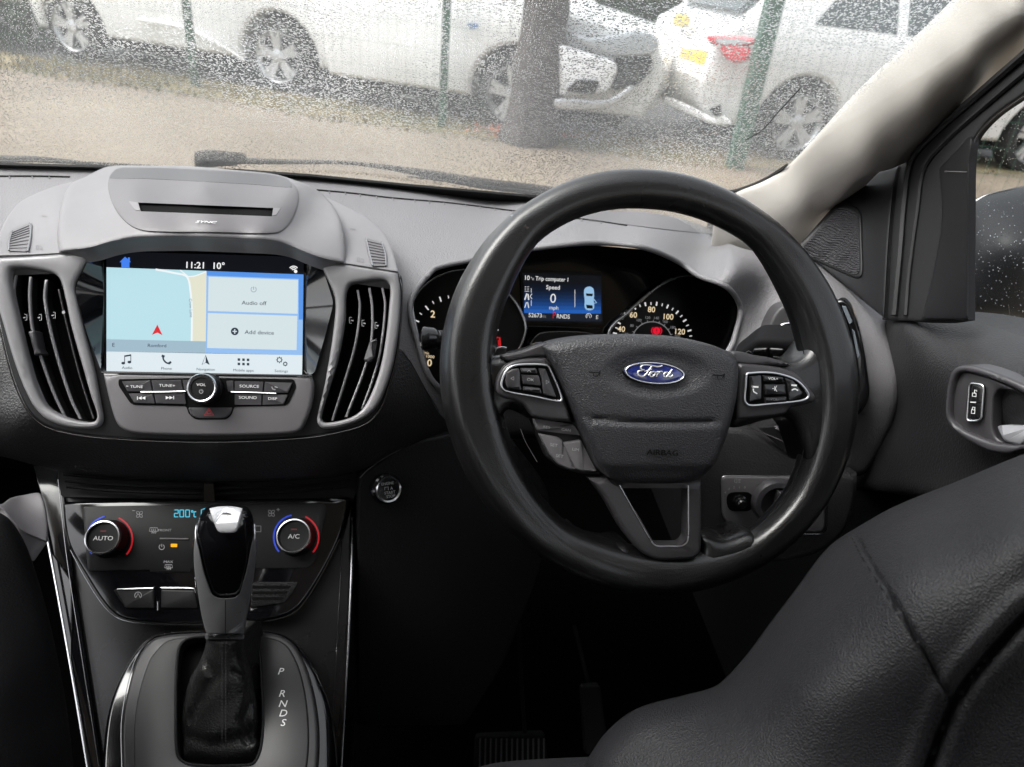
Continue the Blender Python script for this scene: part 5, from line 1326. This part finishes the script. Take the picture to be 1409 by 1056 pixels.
shell('ring', spl([(170, 1110, 1), (167, 1050), (167, 997), (173, 955), (184, 914), (199, 887), (218, 874), (277, 869), (366, 869), (388, 874), (408, 890), (426, 930), (437, 985), (438, 1040), (430, 1110, 1)], 8), SHP, M_shift2, tsh, .01, (6, .005), [g_open], h=.004, hround=False)
line('ring_line', [(168, 1060), (167, 997), (173, 955), (184, 914), (199, 887), (218, 874), (277, 869)], SHP, M_chromed, tsh, 1.3, .003)
shell('gear_plate', spl([(186, 1110, 1), (184, 1050), (184, 997), (190, 955), (203, 912), (214, 895), (232, 880), (277, 874), (345, 874), (382, 880), (399, 893), (415, 930), (424, 985), (424, 1040), (412, 1110, 1)], 8), SHP, M_shift, tsh, .01, (3, .003), [g_open], h=.006)
shell('gaiter_well', scl(g_open, 1.03), SHP, M_void, tsh, .001, h=-.012)
line('well_edge', g_open, SHP, M_btnk, tsh, 3, .006, closed=True, raw=True)
for s, x, y in (('P', 386, 924.5), ('R', 388, 955), ('N', 389, 969), ('D', 389.5, 982), ('S', 389.5, 995)):
    text('gear_letter', s, x, y, 9.2, SHP, M_white, tsh, 1, .0064, sx=1.15, shear=.12)
class Bul:
    """front of a rounded upright form given as rows (y, left, right, depth, bulge)"""
    def __init__(s, rows): s.r = np.array(rows, float); s.n = -CF.copy()
    def g(s, y):
        return [float(np.interp(y, s.r[:, 0], s.r[:, k])) for k in range(1, 5)]
    def dep(s, x, y):
        l, r, d, b = s.g(y); t = (x-(l+r)/2)/((r-l)/2)
        return d-b*max(0, 1-min(1, abs(t))**2.4)**(1/2.4)
    def at(s, x, y, h=0.0): return U(x, y, s.dep(x, y)-h)
    def pos(s, x, y, h, drop): return U(x, y, s.dep(x, y)-h+drop)
def smooth_rows(rows, n=4):
    out = []
    R0 = [np.array(r, float) for r in rows]
    for i in range(len(R0)-1):
        p0 = R0[max(i-1, 0)]; p1 = R0[i]; p2 = R0[i+1]; p3 = R0[min(i+2, len(R0)-1)]
        for j in range(n):
            t = j/n; out.append(.5*((2*p1)+(-p0+p2)*t+(2*p0-5*p1+4*p2-p3)*t*t+(-p0+3*p1-3*p2+p3)*t**3))
    out.append(R0[-1]); return out
def loft(name, rows, mt, par, seg=36, back=.8):
    V = []; Fc = []
    for y, l, r, d, b in rows:
        for k in range(seg):
            a = 2*math.pi*k/seg; c, s = math.cos(a), math.sin(a)
            e = 2/2.4
            cx_ = (l+r)/2+(r-l)/2*math.copysign(abs(c)**e, c)
            dd = d-b*math.copysign(abs(s)**e, s)*(1 if s > 0 else back)
            V.append(U(cx_, y, dd))
    n = len(rows)
    for i in range(n-1):
        for k in range(seg):
            l_ = (k+1) % seg; Fc.append([i*seg+k, i*seg+l_, (i+1)*seg+l_, (i+1)*seg+k])
    Fc.append(list(range(seg))[::-1]); Fc.append([(n-1)*seg+k for k in range(seg)])
    o = link(name, meshof(V, Fc), mt, par, 50)
    bm = bmesh.new(); bm.from_mesh(o.data); bmesh.ops.recalc_face_normals(bm, faces=bm.faces); bm.to_mesh(o.data); bm.free()
    return o
tg = thing('gear_lever', 'automatic gear lever with glossy black grip, silver cap and black leather gaiter', 'gear lever', SHP.at(303, 1000))
kr = smooth_rows([(695.5, 292, 331, .617, .004), (697, 287, 337, .615, .012), (701, 282, 343, .612, .020), (711, 275, 348, .610, .026), (730, 268, 351.5, .612, .028), (759, 264.5, 353.5, .618, .029), (790, 267, 350.5, .630, .027), (819, 271, 345.5, .642, .024), (850, 277.5, 339, .654, .020), (868, 282, 335.5, .662, .018), (874, 284, 333, .664, .017)])
loft('grip', kr, M_piano, tg)
KS = Bul(kr)
M_grip = mat('grip_gunmetal', (.20, .20, .205), .33, metal=.4, var=.05)
M_cap = mat('silver_cap', (.60, .60, .62), .38, metal=.35)
shell('grip_lower', spl([(291, 818, 1), (299, 823), (321, 823), (330, 817, 1), (339, 785), (346, 750), (350, 735, 1), (352, 760), (350, 785), (348, 800), (340, 845), (335, 872, 1), (284, 872, 1), (277, 845), (270, 800), (267.5, 785), (266.5, 760), (268.5, 735, 1), (273, 755), (281, 790)], 6), KS, M_grip, tg, .001, (1.5, .001), h=.0042, step=2.5)
shell('silver_cap', spl([(288, 700, 1), (300, 697.5), (320, 697.5), (333, 700, 1), (330, 716), (326, 730), (322, 733), (304, 733), (299, 730), (293, 715)], 5), KS, M_cap, tg, .001, (2, .0012), h=.0050, step=2)
line('chrome_side', [(270.5, 722), (269.5, 735), (273, 765), (279, 795)], KS, M_chrome, tg, 2.2, .0020)
line('chrome_side', [(350, 722), (350, 740), (347, 765), (341, 795)], KS, M_chrome, tg, 2.2, .0020)
line('grip_seam', [(310, 826), (310, 872)], KS, M_btnk, tg, 1.0, .0042)
V = []
cr0 = [(872, 283, 335, .664, .018), (874, 282, 336, .664, .019), (878, 282, 336, .665, .019), (880, 283, 335, .665, .018)]
loft('collar', cr0, M_chrome, tg)
gr_ = smooth_rows([(879, 284, 334, .666, .016), (892, 282, 336, .670, .018), (910, 275, 341, .675, .021), (930, 263, 347, .680, .025), (960, 254, 353, .684, .028), (990, 250, 356, .684, .028), (1015, 250, 357, .680, .024), (1035, 247, 360, .676, .016), (1050, 246, 361, .672, .006), (1058, 246, 361, .672, .002)])
GS = Bul(gr_)
def fold(x, y):
    u = (x-308)/50; v = (y-960)/60; h_ = 0
    def crease(pts, w, dep):
        P_ = np.array(pts, float); d = 1e9
        for a, b in zip(P_[:-1], P_[1:]):
            ab = b-a; t = min(1, max(0, ((np.array((x, y))-a)@ab)/(ab@ab))); d = min(d, np.linalg.norm(np.array((x, y))-a-t*ab))
        return -dep*math.exp(-(d/w)**2)
    h_ += crease([(283, 893), (288, 915), (296, 932), (280, 960), (262, 990)], 9, .005)
    h_ += crease([(333, 893), (340, 915), (352, 938), (345, 965), (336, 990), (345, 1010)], 8, .006)
    h_ += crease([(322, 925), (338, 935), (350, 930)], 4, .004)
    h_ += crease([(252, 1012), (290, 1024), (330, 1018), (356, 1008)], 10, .004)
    h_ += crease([(330, 1010), (340, 1024), (352, 1016)], 4, .004)
    h_ += -.0015*math.exp(-((x-308)/1.5)**2)
    h_ += .0010*math.sin(x*.09+y*.05)*math.sin(y*.07)
    return h_
M_gait = mat('gaiter_leather', (.012, .012, .012), .30, bump=[('voronoi', 600, .5, .001), ('noise', 50, .3, .003)], var=.1)
go = [(q[1], q[0]) for q in gr_[::2]]+[(q[2], q[0]) for q in gr_[::2]][::-1]
shell('gaiter', go, GS, M_gait, tg, .05, (6, .012), hf=fold, step=2.6, sharp=80)
for xo in (306.2, 309.8):
    for y in range(884, 1046, 5):
        line('gaiter_stitch', [(xo, y), (xo, y+3)], GS, M_stackpl, tg, .8, .0012, raw=True) if False else None
V = []; Fc = []
for xo in (305.6, 310.4):
    for y in np.arange(884, 1046, 4.2):
        a, b = GS.at(xo, y, .0016), GS.at(xo, y+2.6, .0016); s = CR*.0005; k = len(V)
        V += [a-s, a+s, b+s, b-s]; Fc.append([k, k+1, k+2, k+3])
st_ = link('stitching', meshof(V, Fc), M_btn, tg, 0); st_['kind'] = 'stuff'

# engine start button and the panel it sits in
PNL = Pl((600, 680, .80), (500, 680, .775), (600, 900, .86))
tkp = thing('knee_panel', 'black lower dashboard panel between the console and the steering column', 'trim panel', PNL.at(560, 760))
shell('panel_skin', spl([(492, 1000, 1), (492, 760), (494, 668), (498, 656), (512, 645), (545, 622), (575, 608), (620, 598, 1), (700, 598, 1), (760, 700), (700, 900), (640, 1000, 1)], 6), PNL, M_lower, tkp, .02, (4, .004))
line('panel_seam', [(495, 658), (505, 648), (525, 633), (552, 618)], PNL, M_stackpl, tkp, 1.0, .001)
tsb = thing('start_button', 'round black engine start button with a chrome ring beside the climate panel', 'start button', PNL.at(528, 671))
bn = Vector((.42, -.78, .46)).normalized(); bp_ = PNL.at(527.5, 671, -.004); k = PNL.px(528, 671)
sb = lathe('bezel', bp_, bn, [(21*k, .0), (22.5*k, .006), (21*k, .011), (18.5*k, .0125), (17.5*k, .011), (17*k, .008)], M_piano, tsb, 48)
lathe('button_ring', bp_, bn, [(18*k, .009), (18.2*k, .0155), (17.2*k, .0168), (15.4*k, .0160), (15*k, .0148)], M_chrome, tsb, 48)
sf_ = lathe('button_face', bp_, bn, [(15.6*k, .012), (15.4*k, .0152), (0, .0158)], M_lock, tsb, 40)
TB = Pl((528, 671, 1), n=bn); TB.c = bn.dot(bp_)+.0160; q = proj(bp_+bn*.016)
for s, dy, hh in (('ENGINE', -8, 3.6), ('START', 4.5, 3.8), ('STOP', 9.5, 3.8), ('A', -1.5, 4)):
    text('lettering', s, q[0]+(dy*.25 if s != 'A' else 3.5), q[1]+dy, hh, TB, M_grey, sf_, -8, .0002, sx=.95)
ribbons('engine_mark', [[(q[0]-6, q[1]+1), (q[0]-6, q[1]-3), (q[0]-1, q[1]-3.5), (q[0]-1, q[1]+1)]], TB, M_grey, sf_, .8, .0002)

# right lower panel with the light switch
KN = Pl((1060, 690, .80), n=Vector((-.12, -.93, .30)))
tlp = thing('lower_dash_panel', 'grained dark panel around the headlight switch below the dashboard', 'trim panel', KN.at(1060, 760))
shell('panel_skin', spl([(960, 620, 1), (978, 594), (1005, 588), (1040, 596), (1120, 640), (1185, 655, 1), (1178, 700), (1160, 740), (1120, 768), (1040, 778), (975, 760), (950, 720)], 6), KN, mat('grained_panel', (.022, .021, .022), .5, bump=('voronoi', 520, .5, .0009)), tlp, .03, (10, .012))
shell('dash_ledge', [(1068, 591), (1082, 588), (1110, 601), (1113, 612), (1100, 607)], KN, M_stackpl, tlp, .01, (1, .001), h=.006)
line('ledge_line', [(1048, 595), (1080, 609), (1114, 628)], KN, M_stackpl, tlp, 1.4, .004)
shell('dark_gap', [(1044, 590), (1066, 588), (1120, 612), (1125, 640), (1080, 622)], KN, M_matt, tlp, .004, h=.002)
tls = thing('headlight_switch', 'grey headlight switch panel with big rotary knob half hidden by the wheel rim', 'light switch', KN.at(1066, 735))
sp_ = shell('switch_plate', rpoly([(992, 656, 9), (1136, 657, 6), (1136, 733, 12), (1104, 733, 4), (1010, 729, 14), (994, 712, 10)], 6), KN, M_stackpl, tls, .01, (3, .003), h=.004)
line('plate_edge', rpoly([(991, 655, 9), (1138, 656, 6), (1138, 735, 12), (1104, 735, 4), (1009, 731, 14), (992.5, 713, 10)], 6), KN, M_chromed, sp_, .8, .0025, closed=True, raw=True)
shell('dimmer_slot', rpoly([(999, 678), (1036, 677), (1036, 704), (1001, 704)], 11), KN, M_void, tls, .001, h=.0045)
kk = KN.px(1066, 690); kp2 = KN.at(1066, 689, .004)
rk = lathe('rotary_knob', kp2, KN.n, [(33*kk, .0), (32*kk, .006), (29.5*kk, .0095), (23*kk, .0105), (21.5*kk, .009), (20*kk, .004), (0, .003)], M_btn, tls, 56)
xk = CR
gx = (CR-KN.n*CR.dot(KN.n)).normalized(); gy = KN.n.cross(gx)
V = []
def wedge(name, c, w, hgt, z0, z1, mt, par):
    V = []
    for zz, ww in ((z0, 1), (z1, .6)):
        for a, b in ((-1, -1), (1, -1), (1, 1), (-1, 1)): V.append(c+gx*w*a*ww+gy*hgt*b*(1 if zz == z0 else .92)+KN.n*zz)
    o = link(name, meshof(V, [[3, 2, 1, 0], [4, 5, 6, 7], [0, 1, 5, 4], [1, 2, 6, 5], [2, 3, 7, 6], [3, 0, 4, 7]]), mt, par, 30)
    md = o.modifiers.new('bevel', 'BEVEL'); md.width = .0015; md.segments = 3
    return o
wedge('knob_blade', kp2+gx*2*kk, 5.5*kk, 20*kk, .002, .017, M_btn, rk)
wedge('blade_highlight', kp2+gx*3.2*kk, 1.4*kk, 12*kk, .010, .0180, M_chromed, rk)
lathe('dimmer_knob', KN.at(1017, 689, .004), KN.n, [(10*kk, 0), (9.5*kk, .005), (7*kk, .0055), (6.5*kk, .012), (5*kk, .0135), (0, .0138)], M_lock, tls, 32)
ribbons('switch_marks', [[(1011, 660), (1014, 659), (1014, 665), (1011, 664), (1011, 660)], [(1016, 660), (1019, 660)], [(1016, 662), (1019, 662)], [(1016, 664), (1019, 664)], ell(1066, 664, 2, n=8), [(1084, 671), (1088, 674)]], KN, M_grey, sp_, .8, .0046)
for s, x, y in (('4', 998, 678), ('3', 1003, 673), ('2', 1010, 671), ('1', 1017.5, 671), ('0', 1025, 671)): text('lettering', s, x, y, 3.2, KN, M_grey, sp_, 0, .0046)

# right hand air vent and curved strip beyond the wheel rim
VN = Pl((1090, 460, .772), n=Vector((-.22, -.90, .30)))
tvn = thing('side_air_vent', 'driver side air vent with silver surround partly hidden by the wheel rim', 'air vent', VN.at(1090, 500))
shell('surround', spl([(1050, 486), (1054, 462), (1062, 440), (1072, 425), (1084, 419), (1110, 417), (1146, 416), (1162, 440), (1172, 500), (1166, 530), (1060, 520)], 6), VN, mat('vent_surround_grey', (.05, .048, .05), .5), tvn, .03, (4, .004), [rpoly([(1064, 480), (1072, 452), (1080, 445), (1140, 447), (1150, 500), (1066, 500)], 4), ell(1092, 430, 12, 6, 10)], h=.012, hround=False)
shell('vent_cavity', rpoly([(1062, 445), (1084, 422), (1140, 422), (1158, 500), (1062, 500)], 3), VN, M_void, tvn, .001, h=-.010)
line('vent_bezel', [(1064, 480), (1072, 452), (1080, 446), (1105, 446), (1140, 449)], VN, M_chrome, tvn, 3, .013)
for x in (1086, 1103, 1120): shell('vane', [(x-1.5, 450), (x+1.5, 450), (x+1, 482), (x-3, 482)], VN, M_btn, tvn, .015, (1, .001), h=.006)
M_bluegl = mat('pale_blue_reflector', (.28, .32, .36), .25, metal=.5)
SV = Pl((1170, 480, .755), n=Vector((-.55, -.80, .22)))
tes = thing('dash_end_strip', 'curved glossy black strip with pale inlays beside the wheel rim at the dashboard end', 'trim strip', SV.at(1175, 560))
shell('strip', spl([(1146, 420), (1154, 413), (1164, 415), (1176, 435), (1187, 472), (1194, 515), (1196, 545), (1187, 566), (1172, 574), (1164, 500), (1156, 450)], 6), SV, M_piano, tes, .02, (4, .004), h=.010)
shell('inlay', rpoly([(1158, 421), (1164, 422), (1173, 443), (1169, 447)], 1.5), SV, M_bluegl, tes, .002, (1, .0006), h=.0115)
shell('inlay', rpoly([(1172, 453), (1176, 456), (1183, 490), (1180, 494)], 1.5), SV, M_bluegl, tes, .002, (1, .0006), h=.0115)

# ================================================================ A-pillar, door, window, mirror
PP_ = Pl((1000, 300, .965), (1400, 0, .545), (1300, 195, .68))
_pil = []
for (lx, ly), (rx_, ry_) in (((1400, -110), (1560, -110)), ((1310, 0), (1435, 44)), ((1245, 62), (1366, 106)), ((1180, 125), (1300, 165)), ((1085, 228), (1226, 232)), ((990, 290), (1130, 300)), ((980, 345), (1092, 350))):
    for t, o_ in ((0, .042), (.12, .030), (.35, .014), (.62, .0), (.82, .006), (1.0, .032)):
        x, y = lx+(rx_-lx)*t, ly+(ry_-ly)*t
        _pil.append((x, y, dz(PP_, x, y)+o_))
PIL = Sf(_pil)
tpi = thing('windscreen_pillar', 'cream windscreen pillar trim rising from the dashboard to the top right', 'pillar trim', PIL.at(1000, 330))
shell('trim', spl([(1400, -110, 1), (1310, 0), (1180, 125), (1085, 228), (1052, 249), (1012, 265), (985, 275, 1), (978, 345, 1), (1092, 350), (1130, 305), (1160, 270), (1180, 250), (1200, 239), (1218, 235), (1234, 229), (1246, 211), (1300, 165), (1360, 112), (1430, 48), (1560, -110, 1)], 8), PIL, M_cream, tpi, .03, (7, .008), step=10, sharp=70)
DF = Sf([(1236, 228, .80), (1092, 345, .885), (1112, 354, .88), (1218, 438, .77), (1300, 165, .70), (1440, 40, .55), (1336, 200, .63), (1334, 438, .635), (1262, 330, .73), (1180, 320, .84), (1270, 438, .70), (1409, 128, .56)])
tdr = thing('driver_door', 'black driver door with padded top, lock buttons and silver pull handle', 'car door', U(1300, 640, .75))
DR = Sf([(1190, 430, dX(1190, 430, .60)), (1190, 560, dX(1190, 560, .60)), (1222, 440, dX(1222, 440, .50)), (1320, 440, dX(1320, 440, .51)), (1409, 465, dX(1409, 465, .51)), (1480, 490, dX(1480, 490, .51)), (1238, 520, dX(1238, 520, .49)), (1215, 612, dX(1215, 612, .50)), (1260, 470, dX(1260, 470, .475)), (1350, 480, dX(1350, 480, .47)), (1450, 520, dX(1450, 520, .46)), (1300, 560, dX(1300, 560, .462)), (1409, 580, dX(1409, 580, .455)), (1280, 650, dX(1280, 650, .475)), (1409, 650, dX(1409, 650, .47)), (1180, 690, dX(1180, 690, .51))])
M_door = mat('door_grain', (.014, .0137, .015), .5, bump=('voronoi', 560, .5, .0009))
shell('door_panel', spl([(1190, 440, 1), (1212, 442), (1227, 435), (1245, 433), (1280, 434), (1320, 439), (1370, 451), (1420, 468), (1500, 495, 1), (1500, 720, 1), (1300, 690), (1165, 670, 1), (1160, 640), (1185, 570)], 7), DR, M_door, tdr, .05, (16, .016), step=9, sharp=70)
shell('door_frame', spl([(1214, 440, 1), (1222, 330), (1230, 250), (1236, 226), (1246, 210), (1300, 163), (1360, 110), (1430, 46), (1560, -110, 1), (1600, -60, 1), (1470, 78), (1409, 130), (1372, 156), (1350, 177), (1338, 196), (1334, 225), (1333, 300), (1332, 440, 1), (1300, 444)], 7), DF, M_rubber, tdr, .006, (5, .005), sharp=60)
line('door_seal', [(1420, 66), (1340, 136), (1280, 190), (1254, 222), (1245, 270), (1238, 350), (1230, 434)], DF, M_rubber, tdr, 12, .006)
line('door_seal', [(1440, 74), (1360, 142), (1300, 196), (1272, 232), (1262, 290), (1250, 380), (1246, 434)], DF, M_matt, tdr, 9, .004)
shell('window_corner_trim', spl([(1292, 232, 1), (1316, 208), (1336, 188), (1333, 225), (1332, 440, 1), (1268, 440, 1), (1283, 380), (1296, 300)], 5), DF, M_btnk, tdr, .006, (3, .002), h=.006)
line('trim_gap', [(1300, 236), (1330, 237)], DF, M_stackpl, tdr, 1.1, .008)
line('window_channel', [(1409, 133), (1372, 159), (1350, 180), (1340, 198), (1336.5, 225), (1335, 300), (1334, 438)], DF, M_btn, tdr, 2.2, -.002)
sail = spl([(1092, 347, 1), (1130, 303), (1165, 265), (1184, 248), (1205, 238), (1236, 229, 1), (1230, 260), (1223, 330), (1217, 438, 1), (1199, 424), (1150, 384), (1112, 355)], 7)
shell('sail_panel', sail, DF, M_btnk, tdr, .02, (4, .004), h=.010)
twr = spl([(1097, 341), (1110, 326), (1128, 306), (1146, 287), (1153, 281), (1160, 279), (1172, 282), (1181, 287), (1185, 296), (1186, 330), (1187, 372), (1184, 382), (1176, 383), (1150, 372), (1120, 359), (1100, 350)], 5)
sg2 = shell('tweeter_frame', twr, DF, M_btnk, tdr, .006, (4, .003), h=.013)
gi = scl(twr, .88, (1153, 335))
shell('tweeter_grille', gi, DF, mat('speaker_mesh', (.035, .035, .038), .5, bump=('wave', 170, 1.0, .0012)), sg2, .002, (2, .001), h=.0145)
# fine ridges of the grille
V = []; Fc = []; GI = np.array(gi)
for j in range(26):
    y0 = 285+j*3.9; pts = []
    for x in np.arange(1098, 1190, 3.0):
        y = y0+(x-1140)*.28+1.6*math.sin(x*.22+j*.7)
        pts.append((x, y))
    Q_ = np.array(pts); okm = inside(Q_, gi) & (segdist(Q_, gi) > 1.2)
    for a in range(len(pts)-1):
        if okm[a] and okm[a+1]:
            k = len(V)
            for q in (pts[a], pts[a+1]):
                V += [DF.at(q[0], q[1]-1.1, .0146), DF.at(q[0], q[1], .0158), DF.at(q[0], q[1]+1.1, .0146)]
            Fc += [[k, k+1, k+4, k+3], [k+1, k+2, k+5, k+4]]
rg = link('grille_ridges', meshof(V, Fc), M_btn, sg2, 60); rg['kind'] = 'stuff'
# handle module
DP = Pl((1350, 560, dX(1350, 560, .438)), n=Vector((-1, -.32, .10)))
fo = spl([(1299, 565), (1303, 525), (1309, 510), (1321, 503), (1341, 504), (1371, 514), (1409, 530), (1470, 560), (1500, 600), (1470, 620), (1409, 619), (1386, 625), (1359, 621), (1341, 613), (1318, 599), (1304, 584)], 6)
fi = spl([(1306, 565), (1309, 533), (1317, 515), (1330, 513), (1371, 525), (1409, 543), (1460, 570), (1480, 598), (1409, 612), (1371, 610), (1341, 600), (1318, 588), (1308, 577)], 6)
shell('handle_frame', fo, DP, M_btn, tdr, .02, (4, .004), [fi], h=.006)
pk = rpoly([(1365, 590, 8), (1366, 545, 10), (1374, 534, 8), (1409, 545), (1470, 575), (1470, 616), (1409, 612), (1372, 606, 8)], 4)
shell('handle_plate', scl(fi, 1.03), DP, M_spoke, tdr, .01, (3, .002), [pk], h=.000)
shell('handle_pocket', scl(pk, 1.05), DP, M_void, tdr, .001, h=-.022)
shell('pull_handle', rpoly([(1368, 586, 4), (1420, 587), (1480, 589), (1480, 618), (1400, 615), (1378, 609, 8)], 3), DP, mat('handle_silver', (.26, .26, .275), .42, metal=.3), tdr, .012, (6, .006), h=.004)
lbz = rpoly([(1334, 527, 6), (1354, 530, 6), (1350, 579, 7), (1330, 580, 7)], 5)
lk = shell('lock_switch', lbz, DP, M_lock, tdr, .004, (2, .0015), h=.003)
tube('switch_bezel', [DP.at(x, y, .0035) for x, y in lbz], .0009, M_chrome, lk, True, 8)
ribbons('padlock_mark', [[(1338, 541), (1343, 541.5), (1343, 546), (1338, 545.5), (1338, 541)], [(1341, 541), (1341, 537), (1344, 537.5), (1344, 539)], [(1337, 564), (1341.5, 564.5), (1341, 569.5), (1336.5, 569), (1337, 564)], [(1338, 564), (1338.3, 560.5), (1341.5, 561), (1341, 564)], {'p': [(1335, 553.5), (1343, 554)], 'w': 1.4}], DP, M_white, lk, 1, .0034)
line('switch_gap', [(1333, 552.5), (1352, 554)], DP, M_void, lk, 1.2, .003)
WIN = Pl((1370, 300, dX(1370, 300, .545)), n=Vector((-1, -.05, -.22)))
tgw = thing('side_window', 'driver side window glass dotted with raindrops in front of the door mirror', 'side window', WIN.at(1380, 450))
shell('pane', [(1322, 150), (1420, 40), (1700, 40), (1700, 620), (1322, 470)], WIN, M_wet2, tgw, 0)
tmr = thing('door_mirror', 'black door mirror housing with raindrops outside the driver window', 'door mirror', U(1380, 440, .98))
MR = Sf([(1336, 290, 1.02), (1360, 268, 1.02), (1409, 256, 1.02), (1480, 252, 1.02), (1380, 330, .95), (1450, 330, .94), (1345, 420, 1.0), (1440, 430, 1.0), (1520, 340, 1.0)])
M_mir = mat('mirror_plastic', (.010, .011, .013), .55, bump=('noise', 700, .1, .0006), spec=.3)
shell('housing', spl([(1326, 330), (1330, 292), (1342, 276), (1357, 268), (1385, 261), (1409, 256), (1470, 250), (1520, 290), (1530, 380), (1480, 436), (1440, 444), (1400, 441), (1345, 438), (1326, 430), (1322, 380)], 7), MR, M_mir, tmr, .08, (22, .05), sharp=70)
line('housing_seam', [(1320, 378), (1350, 377), (1381, 381), (1386, 410), (1390, 438)], MR, M_stackpl, tmr, 1.2, -.001)
line('housing_edge', [(1342, 277), (1357, 269), (1385, 262), (1420, 257)], MR, M_chromed, tmr, 1.5, -.03)
V = []; Fc = []
for i in range(160):
    x, y = random.uniform(1334, 1425), random.uniform(275, 438)
    c = MR.at(x, y, .0015); r = random.uniform(.0004, .0008); k = len(V)
    for j in range(6): V.append(c+(CR*math.cos(j*1.047)+CU*math.sin(j*1.047))*r)
    V.append(c-CF*r*.7)
    for j in range(6): Fc.append([k+j, k+(j+1) % 6, k+6])
dr_ = link('water_beads', meshof(V, Fc), mat('water_bead', (.5, .52, .55), .08, metal=.6), tmr, 60); dr_['kind'] = 'stuff'

# ================================================================ seats, pedals
seam1 = [(1177, 738), (1190, 764), (1231, 829), (1272, 898), (1306, 961)]
seam2 = [(1480, 800), (1409, 850), (1369, 893), (1335, 933), (1312, 967), (1295, 1007), (1270, 1075)]
def pdist(x, y, L):
    d = 1e9
    for (ax, ay), (bx, by) in zip(L[:-1], L[1:]):
        vx, vy = bx-ax, by-ay; t = min(1, max(0, ((x-ax)*vx+(y-ay)*vy)/(vx*vx+vy*vy))); d = min(d, math.hypot(x-ax-t*vx, y-ay-t*vy))
    return d
def seath(x, y):
    h_ = -.0045*math.exp(-(pdist(x, y, seam1)/2.6)**2)
    d = pdist(x, y, seam2); h_ += -.010*math.exp(-(d/6)**2)
    h_ += .004*math.exp(-((pdist(x, y, seam2)-24)/14)**2)
    h_ += .0012*math.sin(x*.021+y*.013)*math.sin(y*.03-x*.01)
    return h_
SE = Sf([(780, 1080, .56), (815, 1036, .55), (887, 970, .555), (990, 941, .55), (1059, 858, .55), (1128, 766, .55), (1174, 729, .54), (1231, 697, .52), (1318, 663, .50), (1409, 625, .475), (1500, 600, .46),
         (900, 1080, .50), (1000, 1056, .475), (1100, 950, .46), (1150, 900, .45), (1240, 800, .435), (1300, 780, .42), (1400, 740, .40), (1409, 1000, .405), (1290, 1056, .43), (1350, 930, .405), (1500, 800, .39)])
tse = thing('driver_seat', 'dark grey leatherette driver seat with side bolster filling the lower right corner', 'seat', U(1100, 1100, .6))
shell('backrest', spl([(790, 1110, 1), (806, 1050), (815, 1034), (830, 1012), (858, 986), (887, 971), (944, 956), (975, 948), (992, 939), (1025, 904), (1059, 858), (1094, 812), (1128, 766), (1148, 746), (1174, 729), (1231, 697), (1318, 662), (1409, 625), (1560, 575, 1), (1560, 1110, 1)], 8), SE, M_fabric, tse, .10, (30, .035), hf=seath, step=4, sharp=80)
CSH = Pl((740, 1050, .66), (820, 1040, .64), (740, 1100, .60))
shell('cushion', spl([(645, 1110, 1), (648, 1058), (665, 1049), (700, 1043), (760, 1039), (830, 1036, 1), (840, 1110, 1)], 6), CSH, M_fabric, tse, .08, (6, .01))
V = []; Fc = []
for L, off_ in ((seam2, -11), (seam1, 5), (seam1, -5)):
    pp = spl(L, 10, False)
    for i in range(0, len(pp)-1, 2):
        a, b = pp[i], pp[i+1]
        d = math.dist(a, b) or 1; nx, ny = (b[1]-a[1])/d*off_, -(b[0]-a[0])/d*off_
        A_, B_ = SE.at(a[0]+nx, a[1]+ny, .002), SE.at(b[0]+nx, b[1]+ny, .002); s = CR*.0006; k = len(V)
        V += [A_-s, A_+s, B_+s, B_-s]; Fc.append([k, k+1, k+2, k+3])
so = link('stitching', meshof(V, Fc), M_fabric2, tse, 0); so['kind'] = 'stuff'
PSE = Sf([(-60, 700, .60), (0, 705, .60), (52, 800, .60), (92, 970, .57), (104, 1090, .54), (-60, 900, .52), (0, 950, .51), (40, 1060, .50), (-60, 1100, .48)])
tps = thing('passenger_seat', 'dark passenger seat edge in the lower left corner beside the console', 'seat', U(0, 1100, .65))
shell('bolster', spl([(-90, 690, 1), (0, 706), (28, 735), (50, 790), (72, 870), (88, 950), (98, 1020), (104, 1110, 1), (-90, 1110, 1)], 7), PSE, mat('passenger_seat_cloth', (.003, .003, .0035), .85, bump=('noise', 700, .5, .001), spec=.12), tps, .08, (18, .02), sharp=80)
M_pedal = mat('pedal_rubber', (.004, .004, .004), .8, spec=.15)
PD = Pl((705, 1030, 1.02), n=Vector((0, -.8, .6)))
tbp = thing('brake_pedal', 'brake pedal with ribbed rubber pad in the dark footwell', 'pedal', PD.at(705, 1060))
pad = shell('pad', rpoly([(655, 1014), (750, 1010), (756, 1060), (652, 1064)], 6), PD, M_pedal, tbp, .012, (3, .003), h=.0)
for k in range(13): line('rib', [(661+k*7.3, 1017), (660+k*7.4, 1060)], PD, M_btn, pad, 2.6, .002, raw=True)
tube('arm', [U(714, 860, 1.04), U(717, 930, 1.04), U(722, 1008, 1.03)], [.003, .003, .003], M_pedal, tbp, seg=10)
tap = thing('accelerator_pedal', 'slim accelerator pedal to the right of the brake pedal', 'pedal', U(815, 1030, 1.05))
shell('pad', rpoly([(800, 945), (826, 943), (838, 1030), (806, 1040)], 5), Pl((815, 990, 1.05), n=Vector((0, -.8, .6))), M_pedal, tap, .012, (3, .003))
tube('arm', [U(790, 860, 1.12), U(812, 950, 1.08)], .003, M_pedal, tap, seg=10)
